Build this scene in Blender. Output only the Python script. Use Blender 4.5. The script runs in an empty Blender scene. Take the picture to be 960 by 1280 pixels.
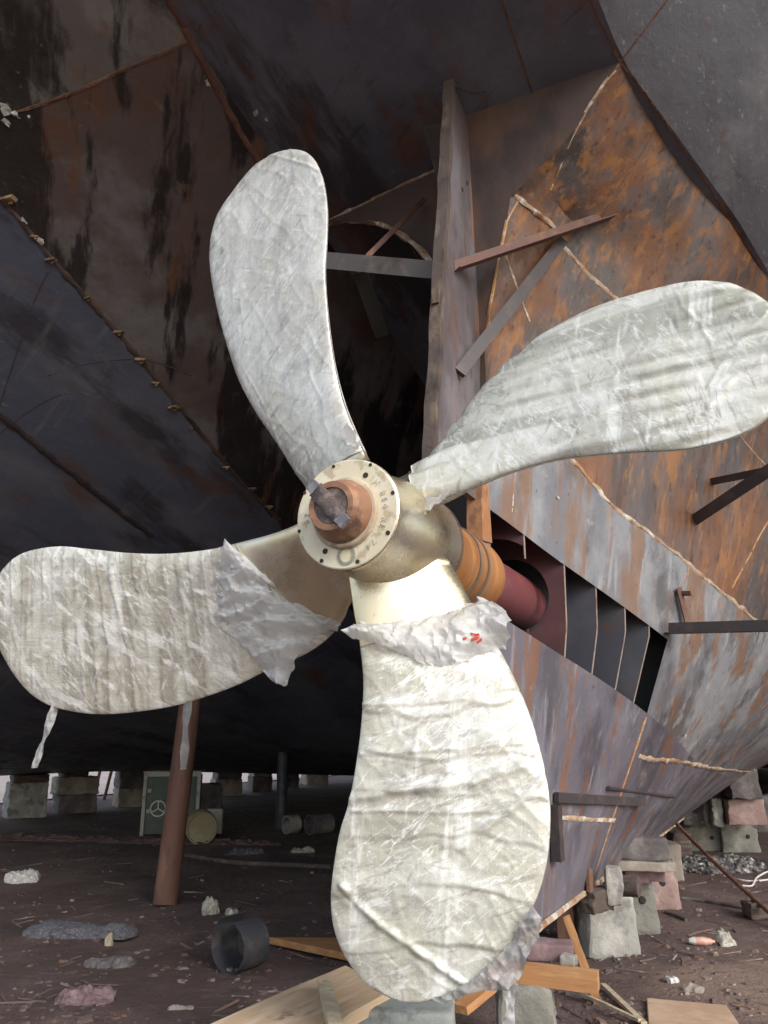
import bpy, bmesh, math, random
from mathutils import Vector, Matrix, noise
from mathutils.bvhtree import BVHTree
random.seed(7)
scene = bpy.context.scene
col = scene.collection
PI = math.pi

# ------------------------------------------------------------------ camera
TP = 0.28
PITCH = math.atan(TP)
CP, SP = math.cos(PITCH), math.sin(PITCH)
EYE = Vector((0, 0, 1.6))
def ray(px, py):
    x = (px - 480) / 1000.0; y = (640 - py) / 1000.0
    return Vector((x, CP - SP * y, SP + CP * y))
cam = bpy.data.cameras.new('camera'); camo = bpy.data.objects.new('camera', cam); col.objects.link(camo)
cam.sensor_fit = 'VERTICAL'; cam.sensor_height = 32; cam.lens = 25; cam.clip_end = 2000
camo.location = EYE; camo.rotation_euler = (PI / 2 + PITCH, 0, 0)
scene.camera = camo

# ship frame: s forward along the keel, u to starboard, z up
d = ray(970, 920); SX = Vector((d.x, d.y, 0)).normalized(); UX = Vector((SX.y, -SX.x, 0))
HUB = EYE + ray(433, 642) * 3.4
ZH = HUB.z
O0 = Vector((HUB.x, HUB.y, 0))
SHIP = Matrix(((SX.x, -UX.x, 0, O0.x), (SX.y, -UX.y, 0, O0.y), (0, 0, 1, 0), (0, 0, 0, 1)))
def W(s, u, z): return O0 + SX * s + UX * u + Vector((0, 0, z))
def suz(p):
    q = p - O0
    return (q.dot(SX), q.dot(UX), p.z)
CS, CU, _ = suz(EYE)
def onU(px, py, u):
    r = ray(px, py); return EYE + r * ((u - CU) / r.dot(UX))
def onS(px, py, s):
    r = ray(px, py); return EYE + r * ((s - CS) / r.dot(SX))
def onZ(px, py, z=0.0):
    r = ray(px, py); return EYE + r * ((z - EYE.z) / r.z)
def atD(px, py, t): return EYE + ray(px, py) * t
def depth(p): return p.y * CP + (p.z - EYE.z) * SP

# ------------------------------------------------------------------ materials
def lin(h):
    if not isinstance(h, str): return (h[0], h[1], h[2], 1)
    c = [int(h[i:i + 2], 16) / 255 for i in (0, 2, 4)]
    return tuple(x / 12.92 if x <= .04045 else ((x + .055) / 1.055) ** 2.4 for x in c) + (1,)
def nm(name, base, layers=(), rough=.6, rvar=0, bump=(), metal=0, coord='Object', spec=.5, alpha=None, trans=0, lines=(), coat=0, ry=0):
    """base colour, then layers (colour, scale xyz, low, high, detail, offset[, strength]) mixed by noise masks."""
    m = bpy.data.materials.new(name); m.use_nodes = True
    nt = m.node_tree; N = nt.nodes; L = nt.links
    bs = N['Principled BSDF']
    tc = N.new('ShaderNodeTexCoord')
    def nz(sc, det, off, rot=0, dist=0):
        mp = N.new('ShaderNodeMapping')
        mp.inputs['Scale'].default_value = sc if not isinstance(sc, (int, float)) else (sc, sc, sc)
        mp.inputs['Location'].default_value = (off, off * 1.7, off * .6)
        if rot:
            m0 = N.new('ShaderNodeMapping'); m0.inputs['Rotation'].default_value = (0, 0, rot)
            L.new(tc.outputs[coord], m0.inputs[0]); L.new(m0.outputs[0], mp.inputs[0])
        elif ry:
            m0 = N.new('ShaderNodeMapping'); m0.inputs['Rotation'].default_value = (0, ry, 0)
            L.new(tc.outputs[coord], m0.inputs[0]); L.new(m0.outputs[0], mp.inputs[0])
        else:
            L.new(tc.outputs[coord], mp.inputs[0])
        n = N.new('ShaderNodeTexNoise'); n.inputs['Scale'].default_value = 1; n.inputs['Detail'].default_value = det
        n.inputs['Roughness'].default_value = .62
        n.inputs['Distortion'].default_value = dist
        L.new(mp.outputs[0], n.inputs['Vector'])
        return n.outputs['Fac']
    cur = None
    def rangemap(v, lo, hi, a=0., b=1.):
        r = N.new('ShaderNodeMapRange'); r.interpolation_type = 'SMOOTHSTEP'
        r.inputs['From Min'].default_value = lo; r.inputs['From Max'].default_value = hi
        r.inputs['To Min'].default_value = a; r.inputs['To Max'].default_value = b
        L.new(v, r.inputs['Value']); return r.outputs[0]
    def mix(fac, a, b):
        x = N.new('ShaderNodeMix'); x.data_type = 'RGBA'
        L.new(fac, x.inputs[0])
        if isinstance(a, tuple): x.inputs[6].default_value = a
        else: L.new(a, x.inputs[6])
        x.inputs[7].default_value = b
        return x.outputs[2]
    cur = lin(base)
    for l in layers:
        c, sc, lo, hi, det, off = l[:6]; st = l[6] if len(l) > 6 else 1; rot = l[7] if len(l) > 7 else 0
        f = rangemap(nz(sc, det, off, rot), lo, hi, 0, st)
        cur = mix(f, cur, lin(c))
    for (c, sc, wd, det, off, st, rot, gate) in lines:
        n = nz(sc, det, off, rot, .3)
        a = N.new('ShaderNodeMath'); a.operation = 'SUBTRACT'; L.new(n, a.inputs[0]); a.inputs[1].default_value = .5
        b = N.new('ShaderNodeMath'); b.operation = 'ABSOLUTE'; L.new(a.outputs[0], b.inputs[0])
        f = rangemap(b.outputs[0], 0, wd, st, 0)
        g = rangemap(nz(3.1, 3, off + 9), gate, gate + .12)
        h = N.new('ShaderNodeMath'); h.operation = 'MULTIPLY'; L.new(f, h.inputs[0]); L.new(g, h.inputs[1])
        cur = mix(h.outputs[0], cur, lin(c))
    if isinstance(cur, tuple): bs.inputs['Base Color'].default_value = cur
    else: L.new(cur, bs.inputs['Base Color'])
    bs.inputs['Roughness'].default_value = rough
    if rvar: L.new(rangemap(nz(5, 5, 3.3), .3, .7, max(0.05, rough - rvar), min(1, rough + rvar)), bs.inputs['Roughness'])
    bs.inputs['Metallic'].default_value = metal
    bs.inputs['Specular IOR Level'].default_value = spec
    if coat: bs.inputs['Coat Weight'].default_value = coat; bs.inputs['Coat Roughness'].default_value = .2
    prev = None
    for (sc, st, dist) in bump:
        b = N.new('ShaderNodeBump'); b.inputs['Strength'].default_value = st; b.inputs['Distance'].default_value = dist
        L.new(nz(sc, 8, 5.5), b.inputs['Height'])
        if prev: L.new(prev, b.inputs['Normal'])
        prev = b.outputs[0]
    if prev: L.new(prev, bs.inputs['Normal'])
    if alpha is not None: bs.inputs['Alpha'].default_value = alpha
    if trans:
        t = N.new('ShaderNodeBsdfTranslucent')
        if isinstance(cur, tuple): t.inputs[0].default_value = cur
        else: L.new(cur, t.inputs[0])
        mx = N.new('ShaderNodeMixShader'); mx.inputs[0].default_value = trans
        L.new(bs.outputs[0], mx.inputs[1]); L.new(t.outputs[0], mx.inputs[2])
        L.new(mx.outputs[0], N['Material Output'].inputs['Surface'])
    return m
M = {}
RUST = (.215, .085, .032); RUST2 = (.34, .145, .045); STEEL = (.155, .145, .165)
# object coordinates of hull parts: x = forward, y = to port, z = up
M['hull_dark'] = nm('dark blue grey hull steel', (.12, .13, .165), [
    ((.20, .21, .25), (.55, .7, .7), .45, .62, 7, 2.0, .85), ((.055, .05, .055), (.35, 1.5, 1.2), .50, .60, 8, 7.1, .85),
    ((.20, .085, .045), (1.0, 2.2, 2.0), .54, .70, 9, 4.4, .7), ((.26, .26, .28), (9, 14, 14), .60, .74, 8, 1.2, .5), ((.06, .05, .05), (14, 2.2, 2.2), .60, .70, 8, 21.2, .6, .5),
    ((.28, .15, .08), (2.0, 12, 9), .61, .72, 8, 13.4, .55), ((.40, .39, .37), (50, 50, 50), .68, .73, 4, 3, .6)], rough=.5, rvar=.18, bump=[(5, .35, .03), (60, .35, .005)])
M['hull_port'] = nm('blue grey primed bottom plating', (.115, .13, .18), [
    ((.185, .195, .23), (.45, .9, .6), .44, .62, 7, 3.0, .9), ((.05, .045, .055), (.4, 1.4, 1), .52, .64, 8, 9.1, .8),
    ((.24, .235, .25), (5, .5, 1), .58, .72, 8, 1.4, .6, .3), ((.15, .085, .055), (.8, 1.7, 2), .54, .70, 9, 5.4, .8), ((.30, .29, .28), (2, 18, 18), .62, .72, 8, 25, .5, .2)], rough=.48, rvar=.18, bump=[(5, .35, .03), (50, .3, .005)])
M['hull_stain'] = nm('tar stained hull steel', (.125, .095, .09), [
    ((.21, .20, .205), (.9, 1.2, 1), .48, .62, 7, 3.5, .8), ((.16, .07, .04), (1.3, 1.3, 1.3), .52, .66, 9, 28, .7), ((.022, .017, .018), (.20, 1.5, .6), .49, .54, 8, 2.2, .92, -.75),
    ((.19, .085, .04), (.6, 6, 2), .57, .70, 8, 8.4, .8, -.75), ((.20, .17, .13), (5, 9, 9), .60, .74, 8, 1.2, .5), ((.36, .34, .31), (50, 50, 50), .68, .73, 4, 3, .6)], rough=.52, rvar=.18, bump=[(5, .4, .03), (60, .35, .005)])
M['hull_daylit_grey'] = nm('weathered hull steel with painted daylight', (.185, .195, .225), [
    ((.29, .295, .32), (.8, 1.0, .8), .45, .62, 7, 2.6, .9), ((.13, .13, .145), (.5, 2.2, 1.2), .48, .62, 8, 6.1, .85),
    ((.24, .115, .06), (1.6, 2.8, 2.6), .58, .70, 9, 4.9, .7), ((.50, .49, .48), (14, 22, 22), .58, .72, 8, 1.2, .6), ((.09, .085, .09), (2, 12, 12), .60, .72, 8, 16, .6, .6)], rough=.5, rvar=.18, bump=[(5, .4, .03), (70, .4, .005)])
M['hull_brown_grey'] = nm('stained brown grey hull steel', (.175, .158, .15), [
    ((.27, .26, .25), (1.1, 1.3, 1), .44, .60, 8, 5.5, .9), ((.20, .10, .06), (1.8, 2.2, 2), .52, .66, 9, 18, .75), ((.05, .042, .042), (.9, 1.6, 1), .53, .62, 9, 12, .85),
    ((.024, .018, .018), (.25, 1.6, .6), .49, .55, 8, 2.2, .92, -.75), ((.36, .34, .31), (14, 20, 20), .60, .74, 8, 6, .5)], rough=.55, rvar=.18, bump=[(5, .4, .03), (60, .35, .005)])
M['skeg_up'] = nm('rust streaked upper skeg plating', (0.097, 0.078, 0.076), [
    ((0.151, 0.133, 0.137), (1.3, 1.3, .35), .44, .62, 7, 1.0, .85), (RUST, (2.6, 2.6, .18), .40, .62, 7, 3.1, .85), ((0.040, 0.030, 0.030), (3, 3, .22), .50, .68, 7, 8.8, .7),
    (RUST2, (7.5, 7.5, .18), .49, .66, 6, 6.3, .85), ((0.331, 0.173, 0.068), (17, 17, .35), .58, .70, 6, 2.2, .7), ((0.050, 0.025, 0.020), (22, 22, .5), .56, .68, 7, 12.8, .7),
    ((0.209, 0.187, 0.187), (13, 13, .3), .58, .72, 6, 32, .4), ((0.036, 0.029, 0.029), (45, 45, 30), .65, .71, 5, 4, .6)], rough=.52, rvar=.18, ry=-.36, bump=[(4, .3, .03), (80, .45, .005)])
M['skeg_low'] = nm('violet grey lower skeg plating', (0.122, 0.111, 0.137), [
    ((0.185, 0.174, 0.207), (1.2, 1.2, .9), .42, .60, 8, 1.0, .9), ((0.070, 0.063, 0.078), (2.6, 2.6, .7), .48, .62, 9, 4.1, .85), ((0.259, 0.255, 0.281), (10, 10, .7), .56, .68, 8, 17, .7),
    (RUST, (5.5, 5.5, .45), .54, .66, 8, 6.3, .7), ((0.252, 0.137, 0.067), (16, 16, .7), .60, .70, 7, 2.2, .7), ((0.326, 0.311, 0.326), (4, 4, 3.4), .60, .72, 9, 8.2, .5), ((0.052, 0.037, 0.037), (40, 40, 12), .63, .70, 6, 44, .7)], ry=-0.2, rough=.46, rvar=.18, bump=[(4, .3, .03), (80, .4, .004)])
M['skeg_mid'] = nm('blue grey middle skeg plating', (0.164, 0.164, 0.184), [
    ((0.279, 0.283, 0.303), (1.6, 1.6, 1.2), .42, .60, 8, 2.0, .9), ((0.090, 0.082, 0.086), (2.4, 2.4, 1.4), .50, .63, 9, 5.1, .85), ((0.361, 0.357, 0.369), (8, 8, 1.0), .56, .68, 8, 17, .7),
    ((0.221, 0.115, 0.061), (4.5, 4.5, .5), .50, .62, 9, 3.3, .8), ((0.344, 0.213, 0.107), (14, 14, .7), .60, .70, 7, 7.2, .65), ((0.410, 0.402, 0.394), (6, 6, 4.4), .60, .72, 9, 8.2, .55), ((0.057, 0.041, 0.041), (40, 40, 20), .63, .70, 6, 44, .7)], ry=-0.2, rough=.46, rvar=.18, bump=[(4, .3, .03), (80, .4, .004)])
M['post_plate'] = nm('mill scale stern post plate', (.115, .10, .108), [
    ((.20, .182, .20), (2, 2, 1.4), .42, .64, 6, 2.0, .9), ((.14, .08, .06), (3, 3, 1.2), .54, .70, 7, 5.1, .8),
    ((.31, .16, .09), (9, 9, .9), .54, .68, 8, 3.3, .7), ((.06, .045, .045), (14, 14, 3), .56, .68, 8, 13, .7)], rough=.5, rvar=.12, bump=[(14, .25, .01), (90, .3, .003)])
M['post_edge'] = nm('flame cut rusty plate edge', (.10, .075, .065), [
    ((.19, .14, .10), (9, 9, 4), .5, .66, 7, 2.0, .9), ((.04, .03, .03), (5, 5, 3), .52, .7, 7, 5.1, .9)], rough=.7, bump=[(40, .5, .01)])
M['closing'] = nm('brown rusted closing plate', (.085, .058, .052), [
    ((.16, .085, .055), (1.6, 1.6, .9), .46, .66, 7, 2.0, .8), ((.04, .032, .034), (2, 2, 1), .5, .7, 7, 5.1, .9)], rough=.65, bump=[(12, .3, .012)])
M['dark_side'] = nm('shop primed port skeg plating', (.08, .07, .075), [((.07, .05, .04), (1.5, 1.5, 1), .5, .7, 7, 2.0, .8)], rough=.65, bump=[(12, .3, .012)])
M['weld_pale'] = nm('pale chalked weld bead', (.42, .31, .22), [
    ((.66, .60, .52), (9, 9, 9), .50, .60, 8, 2, .95), ((.34, .16, .07), (6, 6, 6), .50, .60, 6, 5, .9), ((.17, .12, .09), (22, 22, 22), .58, .7, 6, 1.5, .8)], rough=.75, bump=[(60, .7, .01)])
M['weld_grey'] = nm('grey old weld bead', (.15, .13, .12), [((.28, .25, .22), (9, 9, 9), .5, .66, 6, 2, .9), ((.15, .08, .04), (6, 6, 6), .5, .65, 6, 4, .8)], rough=.7, bump=[(60, .6, .01)])
M['weld_rust'] = nm('rusty weld bead', (.17, .085, .055), [((.33, .18, .10), (8, 8, 8), .52, .66, 6, 2, .9), ((.10, .06, .05), (9, 9, 9), .52, .66, 6, 5, .9)], rough=.75, bump=[(60, .6, .01)])
M['weld_orange'] = nm('orange weld seam edge', (.50, .27, .11), [((.66, .52, .36), (10, 10, 10), .5, .64, 6, 2, .9), ((.28, .12, .05), (9, 9, 5), .52, .66, 6, 5, .9)], rough=.75, bump=[(60, .6, .01)])  # orange and pale tones are the weld's own colour
M['brace_dark'] = nm('dark oily angle bar', (.05, .041, .045), [((.10, .066, .055), (6, 6, 6), .5, .7, 7, 2, .8)], rough=.5, bump=[(60, .3, .004)])
M['brace_rust'] = nm('rusty angle bar', (.15, .075, .06), [((.25, .13, .08), (6, 6, 6), .48, .66, 7, 2, .8), ((.06, .04, .04), (9, 9, 9), .55, .7, 7, 4, .8)], rough=.65, bump=[(60, .4, .004)])
M['brace_grey'] = nm('grey steel channel', (.19, .175, .17), [((.30, .28, .26), (6, 6, 6), .5, .7, 7, 2, .8), ((.15, .085, .06), (5, 5, 5), .55, .7, 7, 4, .8)], rough=.55, bump=[(60, .3, .004)])
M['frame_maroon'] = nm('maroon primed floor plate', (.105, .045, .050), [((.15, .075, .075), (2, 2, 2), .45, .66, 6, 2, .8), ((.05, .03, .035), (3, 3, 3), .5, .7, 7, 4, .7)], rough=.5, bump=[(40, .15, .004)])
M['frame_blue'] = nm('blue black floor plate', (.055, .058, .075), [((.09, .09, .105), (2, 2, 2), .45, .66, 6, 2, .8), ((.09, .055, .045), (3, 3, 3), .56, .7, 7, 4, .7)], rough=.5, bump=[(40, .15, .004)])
M['cut_edge'] = nm('bright cut plate edge', (.42, .33, .28), [((.25, .14, .09), (9, 9, 9), .5, .66, 6, 2, .8)], rough=.6)
M['tube_maroon'] = nm('maroon red oxide stern tube', (.20, .062, .068), [((.30, .085, .075), (3, 6, 6), .5, .66, 6, 2, .8), ((.24, .12, .13), (2, 5, 5), .5, .68, 6, 5, .7)], rough=.36, bump=[(40, .1, .003)])
M['tube_orange'] = nm('orange flash rusted machined steel', (.43, .185, .065), [((.55, .27, .10), (22, 2.5, 2.5), .48, .64, 5, 2, .8), ((.28, .12, .055), (30, 3, 3), .52, .66, 6, 5, .8), ((.36, .24, .16), (4, 4, 4), .58, .7, 6, 8, .6)], rough=.45, bump=[((90, 5, 5), .25, .003)])
M['groove'] = nm('dark grey seal groove', (.20, .165, .13), [((.30, .25, .2), (9, 9, 9), .5, .66, 6, 2, .8)], rough=.4)
M['hub_cream'] = nm('brassy bronze hub casting', (.70, .61, .43), [((.76, .71, .59), (2.5, 2.5, 2.5), .42, .62, 5, 2, .9), ((.45, .37, .26), (4, 4, 4), .52, .68, 8, 5, .7), ((.80, .79, .76), (6, 6, 6), .60, .72, 7, 15, .6), ((.28, .23, .16), (40, 40, 40), .64, .72, 6, 1, .7)], rough=.27, rvar=.10, metal=.85, bump=[(14, .15, .008), (90, .2, .003)])
M['hub_face'] = nm('cream hub end face', (.68, .615, .45), [((.76, .71, .57), (7, 7, 7), .44, .62, 6, 2, .9), ((.42, .34, .21), (12, 12, 12), .54, .66, 8, 5, .75), ((.24, .19, .13), (30, 9, 9), .62, .72, 7, 15, .6), ((.38, .30, .20), (50, 50, 50), .65, .73, 5, 1, .7)], rough=.4, bump=[(60, .2, .003)])
M['bronze'] = nm('bare brassy bronze blade root', (.71, .62, .44), [((.80, .75, .62), (2.2, 2.2, 2.2), .42, .62, 4, 2, .9), ((.46, .38, .26), (2.6, 2.6, 2.6), .54, .70, 7, 5, .7), ((.85, .83, .78), (5, 5, 5), .62, .74, 6, 15, .5), ((.30, .25, .18), (26, 26, 26), .64, .74, 6, 1, .55)], rough=.28, rvar=.10, metal=.85, bump=[(12, .12, .008), (90, .15, .003)])
M['shaft_brown'] = nm('copper brown rusty shaft end', (.27, .135, .08), [((.40, .22, .13), (12, 12, 12), .46, .64, 6, 2, .9), ((.085, .045, .035), (8, 8, 8), .48, .64, 8, 5, .9), ((.52, .40, .31), (30, 30, 30), .62, .74, 6, 8, .5)], rough=.5, bump=[(50, .3, .004)])
M['shaft_collar'] = nm('pale worn collar', (.44, .34, .24), [((.58, .5, .38), (14, 14, 14), .46, .62, 6, 2, .9), ((.22, .14, .10), (11, 11, 11), .54, .68, 7, 5, .9)], rough=.5, bump=[(60, .3, .004)])
M['key_plate'] = nm('grey grimy keeper plate', (.115, .085, .075), [((.23, .18, .16), (22, 22, 22), .48, .62, 6, 2, .9), ((.045, .04, .04), (16, 16, 16), .52, .64, 7, 5, .9)], rough=.5, bump=[(80, .6, .006)])
M['key_tab'] = nm('blue grey bent tab', (.15, .145, .165), [((.24, .235, .26), (22, 22, 22), .48, .62, 6, 2, .9)], rough=.5)
M['hole'] = nm('painted bore shade', (.03, .025, .02), rough=.8)  # near-black stands in for shade inside bores that are not cut
M['ringmark'] = nm('grey green lifting plug ring', (.30, .30, .25), [((.2, .2, .17), (30, 30, 30), .5, .62, 6, 2, .9)], rough=.45)
M['stamp'] = nm('stamped dark lettering', (.36, .31, .215), [((.68, .61, .45), (45, 45, 45), .48, .56, 5, 1, .95)], rough=.6)
def film(name, base, c2, under, r1, r2, extra=()):
    """UV in metres: x along the blade, y across. `under` is the bronze showing through"""
    dk = (.30, .275, .24)
    return nm(name, base, [(under, (1.9, 1.9, 1), .46, .64, 5, 2, .7), (c2, (3.0, 3.0, 1), .48, .60, 6, 5, .9),
              ((.40, .385, .35), (4.2, 4.2, 1), .53, .66, 7, 11, .6)] + list(extra) + [
              ((.86, .86, .84), (4, 22, 1), .56, .68, 5, 8, .65, r1), (dk, (5, 30, 1), .60, .70, 5, 17, .55, r1), ((.88, .88, .87), (28, 4, 1), .60, .70, 5, 27, .6, r2), (dk, (34, 5, 1), .61, .71, 5, 31, .5, r2),
              ((.9, .9, .9), (60, 40, 1), .64, .70, 3, 37, .6)],
              rough=.22, rvar=.14, coord='UV', spec=.6, coat=.5, metal=.12,
              lines=[(dk, (2.2, 9, 1), .030, 6, 2.2, .55, r1, .50), (dk, (2.4, 10, 1), .022, 6, 7.2, .45, r2, .52), ((.92, .92, .91), (1.6, 11, 1), .024, 5, 12.2, .75, r2 + .25, .48), ((.92, .92, .91), (2.0, 10, 1), .016, 5, 15.2, .75, r1 - .4, .5)],  # white lines are crease highlights painted into the film colour
              bump=[((4, 18, 1), .28, .02), ((26, 16, 1), .25, .010), ((70, 90, 1), .15, .004)])
M['film_top'] = film('greyish crinkled plastic film', (0.663, 0.645, 0.591), (0.784, 0.770, 0.720), (0.543, 0.510, 0.435), .9, .35)
M['film_right'] = film('pale green grey ribbed plastic film', (0.693, 0.690, 0.611), (0.784, 0.780, 0.716), (0.583, 0.575, 0.477), 1.35, .55, [((0.402, 0.405, 0.334), (.7, 11, 1), .46, .60, 1.5, 21, .8), ((0.906, 0.920, 0.868), (10, .7, 1), .59, .67, 3, 23, .8, .12)])  # dark stripes paint the shade in the gaps between ribs
M['film_left'] = film('beige tinted plastic film', (0.663, 0.635, 0.558), (0.763, 0.750, 0.691), (0.522, 0.475, 0.377), 1.2, .5, [((0.392, 0.355, 0.286), (10, .7, 1), .47, .60, 1.5, 21, .8), ((0.904, 0.890, 0.840), (4, 15, 1), .56, .64, 3, 23, .8, .5)])
M['film_low'] = film('cream white plastic film', (0.593, 0.580, 0.506), (0.673, 0.665, 0.611), (0.502, 0.480, 0.382), 1.2, .55, [((0.422, 0.405, 0.343), (5, .7, 1), .52, .64, 2, 21, .7), ((0.864, 0.860, 0.811), (1.2, 9, 1), .55, .65, 4, 23, .7)])
M['film_torn'] = nm('loose frosted plastic sheet', (.76, .76, .765), [((.88, .88, .885), (7, 7, 7), .46, .6, 5, 2, .9), ((.52, .51, .52), (9, 9, 9), .54, .68, 6, 5, .6)], rough=.2, bump=[((10, 10, 26), .5, .02), (40, .3, .008)], trans=.42, coat=.5, alpha=.84)
M['film_clear'] = nm('grey translucent plastic sheet', (.42, .41, .40), [((.66, .65, .65), (9, 9, 9), .5, .62, 7, 2, .9)], rough=.25, bump=[(30, .7, .02)], trans=.3, alpha=.78, coat=.3)
M['red_print'] = nm('red printed mark', (.62, .10, .07), rough=.5)
M['concrete'] = nm('pale grey concrete', (.31, .30, .275), [((.45, .435, .40), (4, 4, 4), .47, .62, 7, 2, .9), ((.15, .145, .145), (4, 4, 4), .50, .62, 8, 5, .85), ((.19, .13, .10), (3, 3, 3), .6, .74, 7, 9, .6)], rough=.9, bump=[(16, .6, .02), (70, .6, .006)])
M['concrete_green'] = nm('greenish grey concrete', (.22, .21, .185), [((.31, .30, .265), (4, 4, 4), .45, .62, 7, 2, .9), ((.16, .15, .125), (6, 6, 6), .52, .68, 8, 5, .8)], rough=.9, bump=[(16, .6, .02), (70, .6, .006)])
M['concrete_pink'] = nm('pink stained concrete', (.33, .22, .20), [((.43, .32, .29), (4, 4, 4), .45, .62, 7, 2, .9), ((.26, .17, .15), (6, 6, 6), .52, .68, 8, 5, .8)], rough=.9, bump=[(16, .6, .02), (70, .6, .006)])
M['concrete_dark'] = nm('dirty dark concrete', (.13, .115, .115), [((.22, .20, .19), (4, 4, 4), .45, .62, 7, 2, .9), ((.09, .075, .07), (6, 6, 6), .52, .68, 8, 5, .8)], rough=.9, bump=[(16, .6, .02), (70, .6, .006)])
M['concrete_tan'] = nm('tan weathered concrete', (.30, .255, .215), [((.42, .37, .32), (3, 3, 3), .45, .62, 7, 2, .9), ((.17, .135, .115), (5, 5, 5), .52, .68, 8, 5, .8)], rough=.9, bump=[(16, .6, .02)])
M['brick_purple'] = nm('purple brown firebrick', (.195, .125, .135), [((.28, .195, .20), (7, 7, 7), .45, .62, 7, 2, .9), ((.11, .075, .08), (9, 9, 9), .52, .68, 8, 5, .8)], rough=.85, bump=[(30, .5, .01)])
M['wood_dark'] = nm('dark weathered timber', (.085, .062, .052), [((.15, .115, .095), (3, 24, 24), .46, .64, 6, 2, .9), ((.04, .03, .027), (4, 30, 30), .54, .68, 7, 5, .8)], rough=.85, bump=[((4, 50, 50), .6, .01)])
M['wood_pale'] = nm('pale sawn timber', (.50, .36, .235), [((.60, .47, .33), (2, 14, 14), .44, .62, 6, 2, .9), ((.33, .215, .13), (3, 34, 34), .56, .7, 7, 5, .7), ((.17, .10, .09), (5, 5, 5), .66, .76, 7, 9, .8)], rough=.75, bump=[((3, 60, 60), .35, .006)])
M['wood_orange'] = nm('orange brown timber', (.42, .205, .085), [((.52, .29, .13), (2, 18, 18), .46, .62, 6, 2, .9), ((.25, .11, .05), (3, 34, 34), .54, .7, 7, 5, .8)], rough=.75, bump=[((3, 60, 60), .4, .006)])
M['wood_grey'] = nm('grey cream split timber', (.44, .36, .25), [((.56, .48, .35), (20, 20, 2), .46, .62, 6, 2, .9), ((.25, .19, .13), (34, 34, 3), .54, .7, 7, 5, .8)], rough=.8, bump=[((60, 60, 3), .5, .006)])
M['plywood'] = nm('dusty plywood', (.46, .30, .20), [((.56, .41, .29), (3, 3, 3), .44, .62, 7, 2, .9), ((.32, .19, .13), (2, 12, 12), .54, .7, 7, 5, .7)], rough=.85, bump=[(30, .3, .006)])
M['pipe_rust'] = nm('brown rusty steel pipe', (.15, .072, .05), [((.235, .12, .08), (6, 6, 2), .46, .64, 7, 2, .9), ((.075, .04, .032), (9, 9, 3), .54, .7, 7, 5, .8)], rough=.7, bump=[(60, .4, .004)])
M['pipe_dark'] = nm('dark blue grey steel pipe', (.050, .052, .065), [((.11, .10, .10), (7, 7, 7), .5, .66, 7, 2, .8), ((.11, .06, .045), (9, 9, 9), .54, .7, 7, 5, .7)], rough=.5, bump=[(60, .3, .004)])
M['green'] = nm('faded green cabinet paint', (.062, .085, .065), [((.10, .115, .09), (5, 5, 5), .46, .64, 7, 2, .9), ((.12, .075, .05), (8, 8, 8), .6, .72, 7, 5, .8)], rough=.6)
M['trim'] = nm('pale scuffed frame trim', (.36, .34, .30), [((.2, .15, .12), (9, 9, 9), .5, .66, 6, 2, .8)], rough=.6)
M['white_metal'] = nm('white painted handwheel', (.62, .62, .60), rough=.5)
M['olive'] = nm('dull yellow drum paint', (.27, .225, .12), [((.36, .31, .18), (5, 5, 5), .46, .64, 7, 2, .9), ((.12, .085, .05), (8, 8, 8), .56, .7, 7, 5, .8)], rough=.6)
M['rubber'] = nm('black rubber', (.025, .024, .026), rough=.7, bump=[(40, .4, .006)])
M['white_plastic'] = nm('dirty white plastic scrap', (.60, .585, .56), [((.42, .38, .34), (12, 12, 12), .5, .66, 7, 2, .8)], rough=.4, bump=[(40, .7, .01)])
M['foil'] = nm('crumpled grey wrapper', (.40, .385, .33), [((.62, .6, .52), (20, 20, 20), .5, .62, 7, 2, .9), ((.14, .12, .1), (16, 16, 16), .54, .66, 7, 5, .8)], rough=.35, bump=[(40, .8, .01)])
M['rubbish'] = nm('mixed grey rubbish', (.16, .15, .145), [((.48, .47, .44), (9, 9, 9), .52, .58, 6, 2, .9), ((.06, .05, .05), (12, 12, 12), .50, .58, 6, 5, .85), ((.15, .12, .22), (6, 6, 6), .62, .68, 5, 9, .8)], rough=.6, bump=[(40, .8, .01)])
M['mat_grey'] = nm('grey woven mat roll', (.105, .102, .118), [((.20, .195, .21), (60, 60, 60), .48, .6, 5, 2, .9), ((.055, .05, .055), (7, 30, 30), .52, .66, 7, 5, .8)], rough=.95, bump=[(90, .8, .01)])
M['pink_plastic'] = nm('pink bottle plastic', (.62, .33, .26), [((.72, .55, .48), (20, 20, 20), .5, .64, 6, 2, .9)], rough=.4)
M['cable'] = nm('dark hose rubber', (.095, .075, .07), [((.19, .15, .13), (9, 9, 9), .5, .66, 6, 2, .8)], rough=.7)
M['rope'] = nm('pale plastic twine', (.66, .6, .56), rough=.7)
M['tan_tab'] = nm('tan rusted staging clip', (.20, .14, .095), [((.46, .33, .19), (12, 12, 12), .46, .62, 6, 2, .9), ((.14, .08, .05), (14, 14, 14), .54, .68, 6, 4, .8)], rough=.7)
M['blue_grey'] = nm('blue green painted concrete', (.235, .26, .255), [((.32, .33, .31), (4, 4, 4), .46, .62, 7, 2, .9), ((.42, .185, .085), (3.4, 3.4, 3.4), .62, .68, 5, 12, .9), ((.13, .125, .12), (7, 7, 7), .54, .68, 7, 5, .8)], rough=.85, bump=[(20, .5, .012)])
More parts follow.
